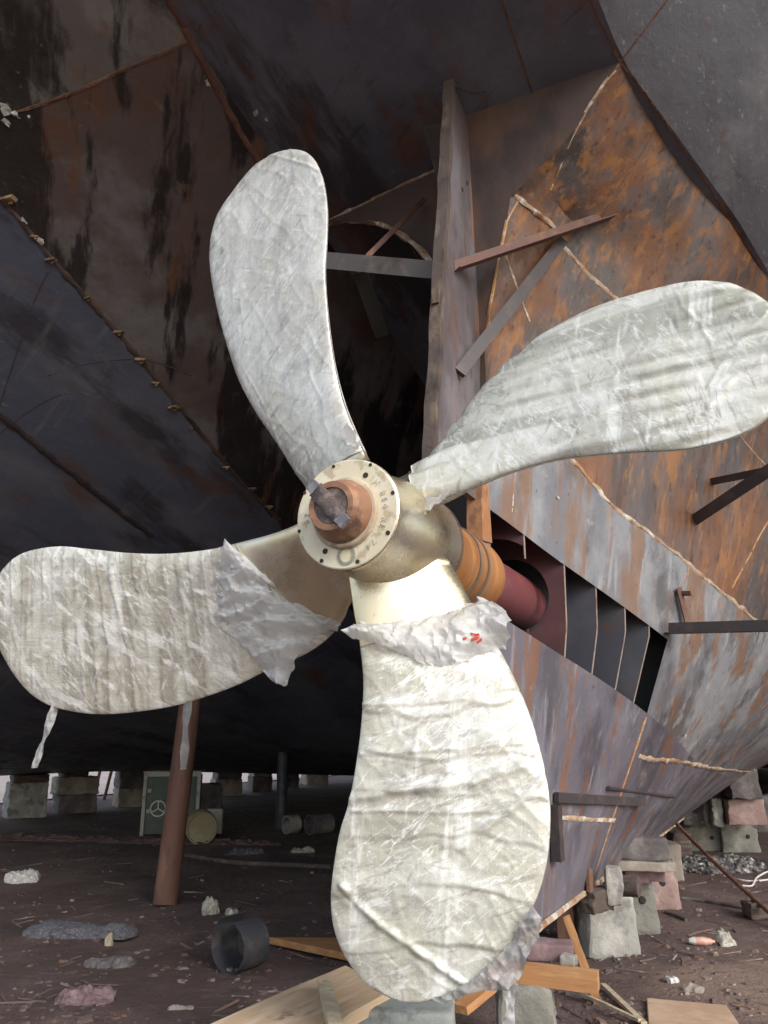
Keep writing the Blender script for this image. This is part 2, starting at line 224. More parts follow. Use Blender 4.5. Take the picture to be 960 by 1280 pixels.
def ground_mat():
    m = nm('damp brown yard soil', (.105, .068, .060), [((.175, .120, .108), (1.1, 1.1, 1), .44, .62, 7, 2, .85), ((.058, .042, .042), (.7, .7, 1), .50, .66, 8, 5, .8),
        ((.27, .205, .19), (4, 26, 16), .58, .70, 7, 8, .5), ((.16, .105, .13), (5, 5, 5), .55, .68, 8, 11, .5), ((.36, .31, .28), (60, 60, 60), .66, .72, 4, 4, .7), ((.045, .034, .034), (22, 22, 22), .58, .70, 6, 14, .6)],
        rough=.95, bump=[(3, .5, .10), (18, .9, .03), (70, .9, .012)])
    # a lighter tan patch on the right foreground soil
    nt = m.node_tree; N = nt.nodes; L = nt.links; bs = N['Principled BSDF']; old = bs.inputs['Base Color'].links[0].from_socket
    tc = N.new('ShaderNodeTexCoord'); c = onZ(905, 1235); ds = N.new('ShaderNodeVectorMath'); ds.operation = 'DISTANCE'
    L.new(tc.outputs['Object'], ds.inputs[0]); ds.inputs[1].default_value = (c.x + .25, c.y, 0)
    nz = N.new('ShaderNodeTexNoise'); nz.inputs['Scale'].default_value = 2.2; nz.inputs['Detail'].default_value = 8; L.new(tc.outputs['Object'], nz.inputs['Vector'])
    mu = N.new('ShaderNodeMath'); mu.operation = 'MULTIPLY_ADD'; L.new(nz.outputs['Fac'], mu.inputs[0]); mu.inputs[1].default_value = 1.1; L.new(ds.outputs['Value'], mu.inputs[2])
    r = N.new('ShaderNodeMapRange'); r.interpolation_type = 'SMOOTHSTEP'; L.new(mu.outputs[0], r.inputs['Value'])
    r.inputs['From Min'].default_value = .9; r.inputs['From Max'].default_value = 1.5; r.inputs['To Min'].default_value = .75; r.inputs['To Max'].default_value = 0
    x = N.new('ShaderNodeMix'); x.data_type = 'RGBA'; L.new(r.outputs[0], x.inputs[0]); L.new(old, x.inputs[6]); x.inputs[7].default_value = (.32, .225, .175, 1)
    L.new(x.outputs[2], bs.inputs['Base Color'])
    return m
M['ground'] = ground_mat()
M['chips'] = nm('rust flakes and gravel', (.12, .085, .08), [((.26, .21, .19), (3, 3, 3), .55, .6, 3, 2, .9), ((.16, .09, .06), (5, 5, 5), .52, .6, 3, 7, .8)], rough=.9)

# ------------------------------------------------------------------ object helpers
FR = {}
def empty(name, label, cat, mat4=None, group=None):
    o = bpy.data.objects.new(name, None); col.objects.link(o)
    o.empty_display_size = .1
    mat4 = mat4 or Matrix.Identity(4)
    o.matrix_world = mat4; FR[o.name] = mat4
    tag(o, label, cat, group); return o
def tag(o, label=None, cat=None, group=None, kind=None):
    if label: o['label'] = label
    if cat: o['category'] = cat
    if group: o['group'] = group
    if kind: o['kind'] = kind
    return o
def frame_of(p):
    while p.parent: p = p.parent
    return FR[p.name]
def link(name, verts, faces, mat, parent=None, origin=None, smooth=True, uv=None, autosmooth=None):
    """verts in world space -> ONE mesh object"""
    me = bpy.data.meshes.new(name)
    if parent is not None: inv = frame_of(parent).inverted(); o_loc = None
    else:
        fr = origin if isinstance(origin, Matrix) else Matrix.Translation(origin if origin is not None else Vector((0, 0, 0)))
        inv = fr.inverted()
    me.from_pydata([inv @ Vector(v) for v in verts], [], faces)
    mats = mat if isinstance(mat, (list, tuple)) else [mat]
    for mm in mats: me.materials.append(M[mm])
    if uv:
        l = me.uv_layers.new(name='UVMap')
        vi = [0] * len(me.loops); me.loops.foreach_get('vertex_index', vi)
        flat = [c for i in vi for c in uv[i]]
        l.data.foreach_set('uv', flat)
    me.validate(); me.update()
    if smooth:
        me.polygons.foreach_set('use_smooth', [True] * len(me.polygons))
        if autosmooth is not None:
            try: me.set_sharp_from_angle(angle=math.radians(autosmooth))
            except Exception: pass
    o = bpy.data.objects.new(name, me); col.objects.link(o)
    if parent is not None: o.parent = parent
    else:
        o.matrix_world = fr; FR[o.name] = fr
    return o

class MB:
    def __init__(s): s.v = []; s.f = []
    def add(s, vs, fs):
        n = len(s.v); s.v += [Vector(v) for v in vs]; s.f += [tuple(i + n for i in f) for f in fs]; return s
    def tube(s, pts, r, seg=10, cap=True, jit=0, flat=None):
        pts = [Vector(p) for p in pts]; rings = []
        up = Vector((0.13, .21, 1))
        for i, p in enumerate(pts):
            t = (pts[min(i + 1, len(pts) - 1)] - pts[max(i - 1, 0)]).normalized()
            a = t.cross(up)
            if a.length < .1: a = t.cross(Vector((1, 0, 0)))
            a.normalize(); b = a.cross(t)
            rr = r[i] if isinstance(r, (list, tuple)) else r
            if jit: rr *= 1 + random.uniform(-jit, jit)
            rings.append([p + (a * math.cos(2 * PI * k / seg) + b * math.sin(2 * PI * k / seg)) * rr for k in range(seg)])
        vs = [v for rg in rings for v in rg]; fs = []
        for i in range(len(rings) - 1):
            for k in range(seg):
                fs.append((i * seg + k, i * seg + (k + 1) % seg, (i + 1) * seg + (k + 1) % seg, (i + 1) * seg + k))
        if cap: fs += [tuple(range(seg))[::-1], tuple((len(rings) - 1) * seg + k for k in range(seg))]
        return s.add(vs, fs)
    def box(s, c, ax, ay, az):
        """centre and three half-axis vectors"""
        vs = [c + ax * i + ay * j + az * k for i in (-1, 1) for j in (-1, 1) for k in (-1, 1)]
        return s.add(vs, [(0, 1, 3, 2), (4, 6, 7, 5), (0, 4, 5, 1), (2, 3, 7, 6), (0, 2, 6, 4), (1, 5, 7, 3)])
    def lathe(s, prof, c, ax, seg=48, cap0=False, cap1=False):
        """prof: list of (distance along ax, radius)"""
        ax = Vector(ax).normalized(); a = ax.cross(Vector((0, 0, 1)))
        if a.length < .1: a = Vector((1, 0, 0))
        a.normalize(); b = a.cross(ax); vs = []; fs = []
        for (x, r) in prof:
            for k in range(seg):
                th = 2 * PI * k / seg; vs.append(c + ax * x + (a * math.cos(th) + b * math.sin(th)) * r)
        for i in range(len(prof) - 1):
            for k in range(seg): fs.append((i * seg + k, i * seg + (k + 1) % seg, (i + 1) * seg + (k + 1) % seg, (i + 1) * seg + k))
        if cap0: fs.append(tuple(range(seg))[::-1])
        if cap1: fs.append(tuple((len(prof) - 1) * seg + k for k in range(seg)))
        return s.add(vs, fs)
    def out(s, name, mat, parent=None, origin=None, smooth=True, auto=35):
        return link(name, s.v, s.f, mat, parent, origin, smooth, autosmooth=auto)

def poly_interp(pts, n):
    """resample a polyline (Catmull-Rom) to n points by arc length"""
    P = [Vector((p[0], p[1])) for p in pts]; dense = []
    for i in range(len(P) - 1):
        p0 = P[max(i - 1, 0)]; p1 = P[i]; p2 = P[i + 1]; p3 = P[min(i + 2, len(P) - 1)]
        for k in range(16):
            t = k / 16
            dense.append(.5 * ((2 * p1) + (p2 - p0) * t + (2 * p0 - 5 * p1 + 4 * p2 - p3) * t * t + (3 * p1 - p0 - 3 * p2 + p3) * t ** 3))
    dense.append(P[-1])
    cum = [0]
    for a, b in zip(dense, dense[1:]): cum.append(cum[-1] + (b - a).length)
    def at(t):
        x = t * cum[-1]; lo, hi = 0, len(cum) - 1
        while hi - lo > 1:
            mid = (lo + hi) // 2
            if cum[mid] <= x: lo = mid
            else: hi = mid
        w = (x - cum[lo]) / max(1e-9, cum[hi] - cum[lo]); return dense[lo].lerp(dense[hi], w)
    return at if n is None else [at(i / (n - 1)) for i in range(n)]
def pl(x, tab):
    """piecewise linear"""
    if x <= tab[0][0]: return tab[0][1]
    for (a, b), (c, e) in zip(tab, tab[1:]):
        if x <= c: return b + (e - b) * (x - a) / (c - a)
    return tab[-1][1]
def fb(p, o=4): return noise.fractal(p, 1.0, 2.0, o)

# ------------------------------------------------------------------ ground
def gz(x, y):
    r = math.hypot(x, y - 6)
    f = max(0, 1 - r / 40)
    return f * (.035 * fb(Vector((x * .6, y * .6, 1.0))) + .012 * fb(Vector((x * 3, y * 3, 4.0))))
def build_ground():
    xs = sorted(set([-600, -300, -120, -60, -40] + [-30 + i * .5 for i in range(36)] + [-12 + i * .12 for i in range(201)] + [12.5 + i * .5 for i in range(36)] + [40, 60, 120, 300, 600]))
    ys = sorted(set([-120, -60, -30, -14] + [-8 + i * .5 for i in range(20)] + [2 + i * .12 for i in range(150)] + [20.2 + i * .6 for i in range(36)] + [46, 60, 90, 150, 300, 700, 1500]))
    vs = [(x, y, gz(x, y)) for y in ys for x in xs]; n = len(xs)
    fs = [(j * n + i, j * n + i + 1, (j + 1) * n + i + 1, (j + 1) * n + i) for j in range(len(ys) - 1) for i in range(n - 1)]
    tag(link('ground', vs, fs, 'ground'), kind='structure')
build_ground()
M['sunlit_yard'] = nm('pale yard sheet with painted sunlight', (.34, .285, .265), [((.43, .37, .345), (.3, .3, 1), .45, .62, 7, 2, .8), ((.30, .235, .22), (.8, .8, 1), .52, .68, 8, 5, .8), ((.33, .27, .30), (2, 2, 1), .55, .7, 8, 9, .6)], rough=.9, bump=[(6, .4, .02)])
def W0(s, u, z): return O0 + SX * s + UX * u + Vector((0, 0, z))
def build_sunlit_yard():  # pale sheet added over the soil, sunlight put into its colour
    ss = [-60 + i * 2.5 for i in range(120)]; vs = []; fs = []
    for a in ss:
        e = -15.4 + .9 * noise.noise(Vector((a * .13, 3, 0))) + .25 * noise.noise(Vector((a * .9, 8, 0)))
        vs += [W0(a, e, .036), W0(a, -60, .04), W0(a, -400, .04)]
    for i in range(len(ss) - 1):
        for k in (0, 1): fs.append((3 * i + k, 3 * i + 3 + k, 3 * i + 4 + k, 3 * i + 1 + k))
    tag(link('sunlit_yard_sheet', vs, fs, 'sunlit_yard'), kind='structure')
build_sunlit_yard()
def G(px, py, z=0.0):
    p = onZ(px, py, z); 
    return p
def onG(px, py):
    p = onZ(px, py, 0)
    for _ in range(4): p = onZ(px, py, gz(p.x, p.y))
    return p

# ------------------------------------------------------------------ ship hull
hull = empty('ship_hull', 'rusty steel ship hull with open skeg plating, propped up on blocks', 'ship', SHIP)
BU, BZ = -12.8, .82
TC = [(-3, 6.94), (1.54, 6.03), (4.3, 5.47), (8, 4.5), (14, 2.6), (20, .95), (24, .70), (70, .70)]
def zc(s): return pl(s, TC)
def zk(s): return max(BZ, 5.42 - .40 * (s - .49)) if s < 12 else BZ
UC = [(-1, .85), (1.0, 1.0), (1.75, 1.11), (3.41, 1.72), (4.23, 1.96), (5, 2.4), (8, 3.4), (14, 3.8), (46, 4.6)]
def zhull(s, u):
    if u >= -1.55:
        z = zc(s)
        x = u - pl(s, UC) - .02
        if x > 0: z += min(2.7, x * min(1, .55 + x * .35)) * max(0, 1 - s / 20)
        return z
    a = zc(s); k = min(zk(s), a)
    if u >= -3.2: return a + (k - a) * (-1.55 - u) / 1.65
    f = (-3.2 - u) / (-3.2 - BU)
    return k + (BZ - k) * f
S0, S1 = -.55, 46.0
def sheet(name, mat, s_list, u_list, parent=hull, fn=zhull):
    ul = u_list if callable(u_list) else (lambda s: u_list)
    vs = [W(s, u, fn(s, u)) for s in s_list for u in ul(s)]; n = len(ul(0))
    fs = [(j * n + i, j * n + i + 1, (j + 1) * n + i + 1, (j + 1) * n + i) for j in range(len(s_list) - 1) for i in range(n - 1)]
    return vs, fs, link(name, vs, fs, mat, parent, autosmooth=14)
def rng(a, b, n): return [a + (b - a) * i / (n - 1) for i in range(n)]
SA = .38
allv, allf = [], []
def keep(t):
    n = len(allv); allv.extend(t[0]); allf.extend([tuple(i + n for i in f) for f in t[1]]); return t[2]
sl_all = rng(S0, 8, 37) + rng(8.5, S1, 30)
keep(sheet('counter_plating', 'hull_dark', sl_all, lambda s: rng(-1.55, pl(s, UC) + .02, 12)))
keep(sheet('starboard_counter_plating', 'hull_daylit_grey', sl_all, lambda s: [pl(s, UC) + .02 + o for o in (0, .1, .2, .3, .4, .5, .6, .7, .85, 1, 1.25, 1.5, 1.8, 2.2, 2.7, 3.1)] + [8, 9.5]))  # daylight on the flared plating is put into a paler steel colour
def hull_ray(px, py):
    r = ray(px, py); t = 2.
    while t < 30:
        a, b, c = suz(EYE + r * t)
        if c > zhull(a, b): return a, b
        t += .005
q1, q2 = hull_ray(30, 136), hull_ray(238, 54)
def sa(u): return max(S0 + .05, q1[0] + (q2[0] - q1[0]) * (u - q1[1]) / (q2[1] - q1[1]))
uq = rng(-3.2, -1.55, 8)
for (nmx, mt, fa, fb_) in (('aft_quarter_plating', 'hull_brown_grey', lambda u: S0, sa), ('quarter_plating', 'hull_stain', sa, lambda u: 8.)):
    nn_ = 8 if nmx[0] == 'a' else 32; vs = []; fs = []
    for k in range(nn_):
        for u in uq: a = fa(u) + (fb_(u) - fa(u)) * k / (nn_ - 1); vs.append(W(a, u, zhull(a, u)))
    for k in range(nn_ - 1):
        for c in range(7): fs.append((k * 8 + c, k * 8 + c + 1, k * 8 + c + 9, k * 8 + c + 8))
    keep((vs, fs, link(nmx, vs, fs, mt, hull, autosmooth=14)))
keep(sheet('quarter_plating', 'hull_stain', rng(8, S1, 31), uq))
keep(sheet('bottom_plating', 'hull_port', sl_all, rng(BU, -3.2, 12)))
hull_bvh = BVHTree.FromPolygons(allv, allf)
# shell above (sides, transom, deck)
mb = MB()
def ztopside(u): return 8.9 if u > -2 else 8.9 + (u + 2) / (BU + 2) * (2.2 - 8.9)  # unseen port topside, sloped low so sunlight reaches the far yard
for (ua, ub) in ((BU, None), (9.5, None)):
    vs = []; fs = []
    for i, s in enumerate(sl_all): vs += [W(s, ua, zhull(s, ua)), W(s, ua + (-.1 if ua < 0 else .4), max(zhull(s, ua) + .3, ztopside(ua)))]
    for i in range(len(sl_all) - 1): fs.append((2 * i, 2 * i + 1, 2 * i + 3, 2 * i + 2))
    mb.add(vs, fs)
mb.out('side_shell', 'hull_port', hull)
us = rng(BU, -3.2, 12) + rng(-3.2, -1.55, 8)[1:] + rng(-1.55, 1.05, 12)[1:] + rng(1.05, 4.2, 32)[1:] + rng(4.5, 9.5, 11)
for (nmx, s, sgn) in (('transom', S0, -1), ('bow_end', S1, 1)):
    mb = MB(); vs = []; fs = []
    for u in us: vs += [W(s, u, zhull(s, u)), W(s + .05 * sgn, u * 1.01, max(zhull(s, u) + .05, ztopside(u)))]
    for i in range(len(us) - 1): fs.append((2 * i, 2 * i + 1, 2 * i + 3, 2 * i + 2))
    mb.add(vs, fs).out(nmx, 'hull_dark', hull)
vs = []
for s_ in sl_all: vs += [W(s_, u, max(zhull(s_, u) + .15, ztopside(u))) for u in (BU - .1, -9, -6, -3.2, -2, 0, 3, 6, 9.6)]
link('deck', vs, [(9 * a + k, 9 * a + k + 1, 9 * a + k + 10, 9 * a + k + 9) for a in range(len(sl_all) - 1) for k in range(8)], 'hull_dark', hull)

# skeg half breadth u(s, z)
ROWS = [
 (.55, [(1.55, .19), (2.3, .20), (5, .24), (9, .30), (46, .34)]),
 (1.72, [(1.62, .10), (2.3, .27), (3.41, .69), (5, 1.15), (8, 1.85), (14, 2.5), (46, 2.9)]),
 (2.30, [(1.67, .06), (2.3, .33), (3.41, .90), (5, 1.52), (8, 2.4), (14, 3.2), (46, 3.6)]),
 (3.00, [(1.70, .05), (2.3, .34), (3.41, .96), (5, 1.75), (8, 2.75), (14, 3.6), (46, 4.)]),
 (4.20, [(1.86, .05), (2.3, .31), (3.41, 1.02), (5, 1.98), (8, 3.1), (14, 4), (46, 4.4)]),
 (5.25, [(1.80, .31), (2.3, .64), (3.41, 1.50), (5, 2.3), (8, 3.3), (46, 4.6)]),
 (5.46, [(1.80, .66), (2.3, .95), (3.41, 1.66), (4.23, 1.94), (5, 2.38), (8, 3.3), (46, 4.6)]),
 (5.99, [(1.75, 1.11), (2.3, 1.32), (3.41, 1.72), (4.23, 1.96), (5, 2.4), (8, 3.4), (46, 4.6)])]
def us_(s, z): return pl(z, [(r[0], pl(s, r[1])) for r in ROWS])
def up_(u, z): return u if z < 4 else min(u, .08 + .22 * u)
AFT = [(.55, 1.55), (1.72, 1.62), (3.0, 1.70), (4.2, 1.86), (5.25, 1.80), (5.99, 1.75)]
HB = [(1.67, 2.36), (1.9, 2.26), (3.41, 1.76), (5, 1.36), (9, 1.0), (46, .75)]
HT = [(1.67, 3.01), (3.41, 2.29), (4.7, 1.84), (9, 1.3), (46, .80)]
SM = [(1.7, 4.05), (2.7, 3.55), (3.5, 3.08), (4.7, 2.60), (9, 1.9), (46, .85)]
def skeg_ray(px, py):
    r = ray(px, py); t = 2.
    while t < 14:
        q = EYE + r * t; a, b, c = suz(q)
        if a > pl(c, AFT) and b < us_(a, c): return a, c
        t += .01
SMPX = [(640, 515), (680, 545), (715, 575), (745, 610), (775, 640), (830, 680), (880, 722), (920, 755), (950, 780)]
_sm = sorted(skeg_ray(*q) for q in SMPX)
SM = [(1.7, _sm[0][1] + (_sm[0][0] - 1.7) * .5)] + _sm + [(9, 1.9), (46, .85)]
def ztop(s): return min(pl(s, [(1.75, 5.99), (4.23, 5.49), (8, 4.5), (14, 2.6), (20, .97), (46, .95)]), 7)
HL, HR = 1.75, 3.41
def sstation(k):
    """fraction stations: aft edge 0, then absolute s"""
    return k
def level_z(s, lv):
    f = lv - int(lv); i = int(lv)
    K = [.55, pl(s, HB), pl(s, HT), pl(s, SM), ztop(s)]
    K = [min(k, K[-1]) for k in K]
    for j in range(1, 5): K[j] = max(K[j], K[j - 1] + .001)
    if i >= 4: return K[4]
    return K[i] * (1 - f) + K[i + 1] * f
NLV = [0, .2, .4, .6, .8, 1, 1.33, 1.67, 2, 2.25, 2.5, 2.75, 3] + [3 + i / 14 for i in range(1, 15)]
SST = [None, HL] + rng(1.9, HR, 11) + [3.7, 4.0, 4.35, 4.7, 5.1, 5.6, 6.2, 7, 8, 9.5, 11, 13, 16, 20, 28, 45]
def spt(k, lv, side=1):
    s = SST[k]
    if s is None:
        z = level_z(1.72, lv); s = pl(z, AFT)
    z = level_z(s, lv)
    if k and s < pl(z, AFT) + .03: s = pl(z, AFT) + .03
    return s, (us_(s, z) if side > 0 else -up_(us_(s, z), z)), z
def skeg(side, lo, hi, mat, name, hole=True, parent=hull):
    lv = [l for l in NLV if lo - 1e-6 <= l <= hi + 1e-6]; vs = []; fs = []
    for k in range(len(SST)):
        for l in lv: vs.append(W(*spt(k, l, side)))
    n = len(lv)
    for k in range(len(SST) - 1):
        for j in range(n - 1):
            if hole and 1 <= lv[j] < 2 and SST[k] is not None and HL - .01 <= SST[k] < HR - .01: continue
            q = (k * n + j, (k + 1) * n + j, (k + 1) * n + j + 1, k * n + j + 1)
            fs.append(q if side > 0 else q[::-1])
    return vs, fs, link(name, vs, fs, mat, parent, autosmooth=25)
sv, sf = [], []
for (lo, hi, mt, nmx) in ((0, 1, 'skeg_low', 'lower_skeg_plating'), (1, 3, 'skeg_mid', 'middle_skeg_plating'), (3, 4, 'skeg_up', 'upper_skeg_plating')):
    a = skeg(1, lo, hi, mt, nmx); n = len(sv); sv += a[0]; sf += [tuple(i + n for i in f) for f in a[1]]
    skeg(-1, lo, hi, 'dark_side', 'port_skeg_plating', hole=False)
skeg_bvh = BVHTree.FromPolygons(sv, sf)
# full plate thickness edge round the aperture
# keel bottom strip, aft closing plate
vs = []; fs = []
for k in range(len(SST)):
    a = spt(k, 0); vs += [W(a[0], a[1], a[2]), W(a[0], -a[1], a[2])]
for k in range(len(SST) - 1): fs.append((2 * k, 2 * k + 1, 2 * k + 3, 2 * k + 2))
link('keel_plate', vs, fs, 'brace_dark', hull)
vs = []; fs = []
cl = [l for l in NLV]
for l in cl:
    a = spt(0, l); vs += [W(a[0], -up_(a[1], a[2]), a[2]), W(a[0] + .012, -up_(a[1], a[2]) * .3, a[2]), W(a[0] + .012, a[1] * .3, a[2]), W(*a)]
for j in range(len(cl) - 1):
    if 0.7 < cl[j] < 2.3: continue
    for i in range(3): fs.append((4 * j + i, 4 * j + i + 1, 4 * j + i + 5, 4 * j + i + 4))
link('closing_plate', vs, fs, 'closing', hull)
def hit(px, py, which='skeg'):
    r = ray(px, py).normalized()
    best = None
    for b in ((skeg_bvh, hull_bvh) if which == 'both' else (skeg_bvh,) if which == 'skeg' else (hull_bvh,)):
        h = b.ray_cast(EYE, r)
        if h[0] is not None and (best is None or h[3] < best[3]): best = h
    if best is None: return None, None
    n = best[1]
    if n.dot(r) > 0: n = -n
    return best[0], n
def seam(pts, w, mat='weld_rust', which='skeg', name='weld_seam', jit=.25, n=None, raise_=0):
    L = sum(math.dist(a, b) for a, b in zip(pts, pts[1:])); n = n or max(6, int(L / 3.2)); jit *= 1.3
    P = []
    for q in poly_interp(pts, n):
        h, nn = hit(q.x, q.y, which)
        if h is not None: P.append((h + nn * raise_, nn))
    if len(P) < 2: return None
    segs = []; cur = [P[0]]
    for a, b in zip(P, P[1:]):
        if (a[0] - b[0]).length > .9: segs.append(cur); cur = []
        cur.append(b)
    segs.append(cur); mb = MB()
    for sg in segs:
        if len(sg) < 2: continue
        vs = []; fs = []
        for i, (p, nn) in enumerate(sg):
            t = (sg[min(i + 1, len(sg) - 1)][0] - sg[max(i - 1, 0)][0]).normalized(); a = nn.cross(t).normalized()
            q_ = p * 11; wl = w * .5 * (1 + 1.6 * jit * noise.noise(q_) + .5 * jit * noise.noise(p * 70)); wr = w * .5 * (1 + 1.6 * jit * noise.noise(q_ + Vector((9, 0, 0))) + .5 * jit * noise.noise(p * 70 + Vector((5, 0, 0)))); hh = w * .12 * (1 + .8 * noise.noise(p * 50))
            vs += [p - a * wl - nn * .01, p - a * wl * .6 + nn * hh, p + a * wr * .6 + nn * hh, p + a * wr - nn * .01]
        for i in range(len(sg) - 1):
            for k in range(3): fs.append((4 * i + k, 4 * i + k + 1, 4 * i + k + 5, 4 * i + k + 4))
        fs += [(0, 1, 2, 3)[::-1], tuple(4 * (len(sg) - 1) + k for k in range(4))]
        mb.add(vs, fs)
    return mb.out(name, mat, hull, auto=60)
# skeg seams
seam([(640, 515), (680, 545), (715, 575), (745, 610), (775, 640), (830, 680), (880, 722), (920, 755), (950, 780)], .05, 'weld_pale', jit=.6)
seam([(640, 243), (665, 262), (690, 282), (700, 300), (720, 326), (745, 352), (775, 378)], .045, 'weld_pale', jit=.4)
seam([(622, 290), (634, 325), (648, 365), (662, 402)], .028, 'weld_pale')
seam([(770, 88), (750, 112), (730, 145), (712, 180), (698, 215), (688, 238)], .018, 'weld_pale')
seam([(640, 243), (622, 275), (612, 310), (608, 360), (605, 400), (603, 450), (601, 500)], .055, 'weld_orange', jit=.5)
seam([(648, 250), (630, 285), (618, 320), (613, 370), (611, 420)], .02, 'weld_orange', jit=.4)
seam([(775, 78), (810, 122), (850, 180), (890, 240), (930, 303), (962, 352)], .020, 'weld_rust', 'both')
seam([(808, 896), (795, 935), (780, 980), (765, 1025), (748, 1078), (738, 1108)], .03, 'weld_orange')
seam([(798, 945), (820, 950), (850, 952), (890, 960), (945, 966)], .055, 'weld_pale', jit=.5)
seam([(700, 1022), (730, 1024), (768, 1026)], .045, 'weld_pale', jit=.3)
seam([(985, 850), (950, 890), (925, 930), (905, 965)], .022, 'weld_orange')
seam([(990, 610), (955, 660), (935, 698), (915, 735)], .028, 'weld_orange')
seam([(862, 705), (858, 722), (850, 740)], .024, 'weld_pale')
seam([(925, 545), (940, 563), (965, 590)], .024, 'weld_pale')
seam([(825, 150), (800, 195), (770, 240), (752, 275)], .016, 'weld_rust')
seam([(880, 570), (868, 600), (852, 650), (845, 680)], .016, 'weld_rust')
seam([(646, 575), (643, 605), (640, 640)], .014, 'weld_pale')
seam([(885, 880), (862, 950), (835, 1010)], .012, 'weld_rust')
seam([(920, 800), (890, 880), (866, 950)], .010, 'weld_rust')
# counter seams
seam([(735, -5), (755, 38), (775, 78)], .02, 'weld_rust', 'hull')
seam([(775, 78), (800, 45), (838, -5)], .02, 'weld_rust', 'hull')
seam([(625, -5), (645, 55), (660, 100), (672, 135)], .022, 'weld_rust', 'hull')
seam([(208, -5), (238, 50), (268, 105), (300, 165), (330, 215), (360, 275)], .06, 'brace_rust', 'hull', jit=.12)
seam([(20, 140), (60, 128), (110, 108), (160, 85), (200, 68), (240, 52)], .032, 'weld_rust', 'hull', jit=.35)
seam([(615, 178), (650, 160), (700, 130), (745, 105), (775, 80)], .03, 'weld_grey', 'both')
seam([(413, 275), (450, 258), (490, 238), (530, 220), (556, 208)], .05, 'weld_pale', 'hull', jit=.35)
seam([(-5, 245), (20, 270), (60, 318), (110, 375), (160, 432), (210, 492), (260, 552), (300, 600), (350, 650)], .05, 'closing', 'hull', jit=.4)
seam([(-5, 515), (50, 560), (100, 600), (150, 640), (190, 670)], .09, 'brace_dark', 'hull', jit=.3)
seam([(-5, 520), (40, 385), (60, 340)], .02, 'dark_side', 'hull')
seam([(60, 470), (110, 455), (180, 450), (240, 470)], .015, 'dark_side', 'hull')
seam([(-5, 545), (60, 500), (130, 480)], .015, 'dark_side', 'hull')
seam([(550, 118), (567, 108), (590, 116), (607, 114)], .02, 'weld_grey', 'hull')
seam([(607, 114), (612, 150), (618, 180)], .02, 'weld_grey', 'hull')
# port closing plate edge arc seen left of the post
arc = [(408, 280), (430, 276), (455, 277), (480, 282), (505, 296), (525, 312), (540, 330)]
pp = [onS(p.x, p.y, 2.05 + .25 * (1 - i / 19)) for i, p in enumerate(poly_interp(arc, 20))]
MB().tube(pp, .024, 6, jit=.35).out('weld_seam', 'weld_pale', hull)
# plate behind that arc: port side bracket between post, arc and counter
top = [(405, 279), (450, 258), (490, 238), (530, 220), (556, 208)]
tp = poly_interp(top, 12); bp = poly_interp(arc, 12); vs = []; fs = []
for a, b in zip(tp, bp):
    h, nn = hit(a.x, a.y, 'hull'); 
    q = onS(b.x, b.y, 2.18); vs += [h if h is not None else q, q]
for i in range(11): fs.append((2 * i, 2 * i + 1, 2 * i + 3, 2 * i + 2))
link('corner_bracket', vs, fs, 'closing', hull)
# staging clips along the knuckle and elsewhere
CLIPS = ((8, 250, 1.2), (45, 297, .8), (66, 324, 1.0), (109, 374, 1.1), (147, 415, 1.2), (176, 450, 1.1), (196, 478, .9), (216, 509, 1.1), (240, 535, .7), (285, 583, .9), (313, 611, .9), (335, 633, .9))
for (x, y, sz) in CLIPS:
    h, nn = hit(x + random.uniform(-3, 3), y + random.uniform(-2, 2), 'hull')
    t = (SX * .9 - Vector((0, 0, .36))).normalized(); sd = (UX + Vector((0, 0, .45))).normalized()
    mb = MB(); k = sz * random.uniform(.3, .55); tw = random.uniform(-.5, .5)
    mb.box(h + nn * .03 * k, (UX * .8 + SX * (.3 + tw)).normalized() * .085 * k, Vector((0, 0, 1)) * .016 * k + UX * .01, (SX * .8 - UX * (.3 + tw)).normalized() * .05 * k)
    mb.box(h + nn * .01 + SX * .03 * k, UX * .03 * k, Vector((0, 0, .05 * k)), SX * .012 * k)
    mb.out('staging_clip', 'tan_tab', hull, smooth=False)
# pale paint flakes stuck on the plating
def flake(px, py, r, which, mat='white_plastic'):
    h, nn = hit(px, py, which)
    a = nn.cross(Vector((.3, .2, 1))).normalized(); b = nn.cross(a); vs = [h + nn * .012]; n = 9
    for k in range(n):
        th = 2 * PI * k / n; rr = r * random.uniform(.4, 1.2); vs.append(h + nn * random.uniform(.003, .016) + a * math.cos(th) * rr + b * math.sin(th) * rr * .6)
    vs.append(h + nn * .002)
    fs = [(0, 1 + k, 1 + (k + 1) % n) for k in range(n)] + [(n + 1, 1 + (k + 1) % n, 1 + k) for k in range(n)]
    link('paint_flake', vs, fs, mat, hull, smooth=False)
for f in ((321, 140, .05, 'hull'), (333, 148, .025, 'hull'), (5, 135, .06, 'hull'), (36, 146, .03, 'hull'), (20, 143, .04, 'hull'), (8, 153, .04, 'hull'), (47, 298, .05, 'hull'), (30, 275, .03, 'hull'),
          (259, 103, .03, 'hull'), (697, 623, .022, 'skeg'), (855, 920, .045, 'skeg'), (609, 172, .04, 'hull')): flake(*f)

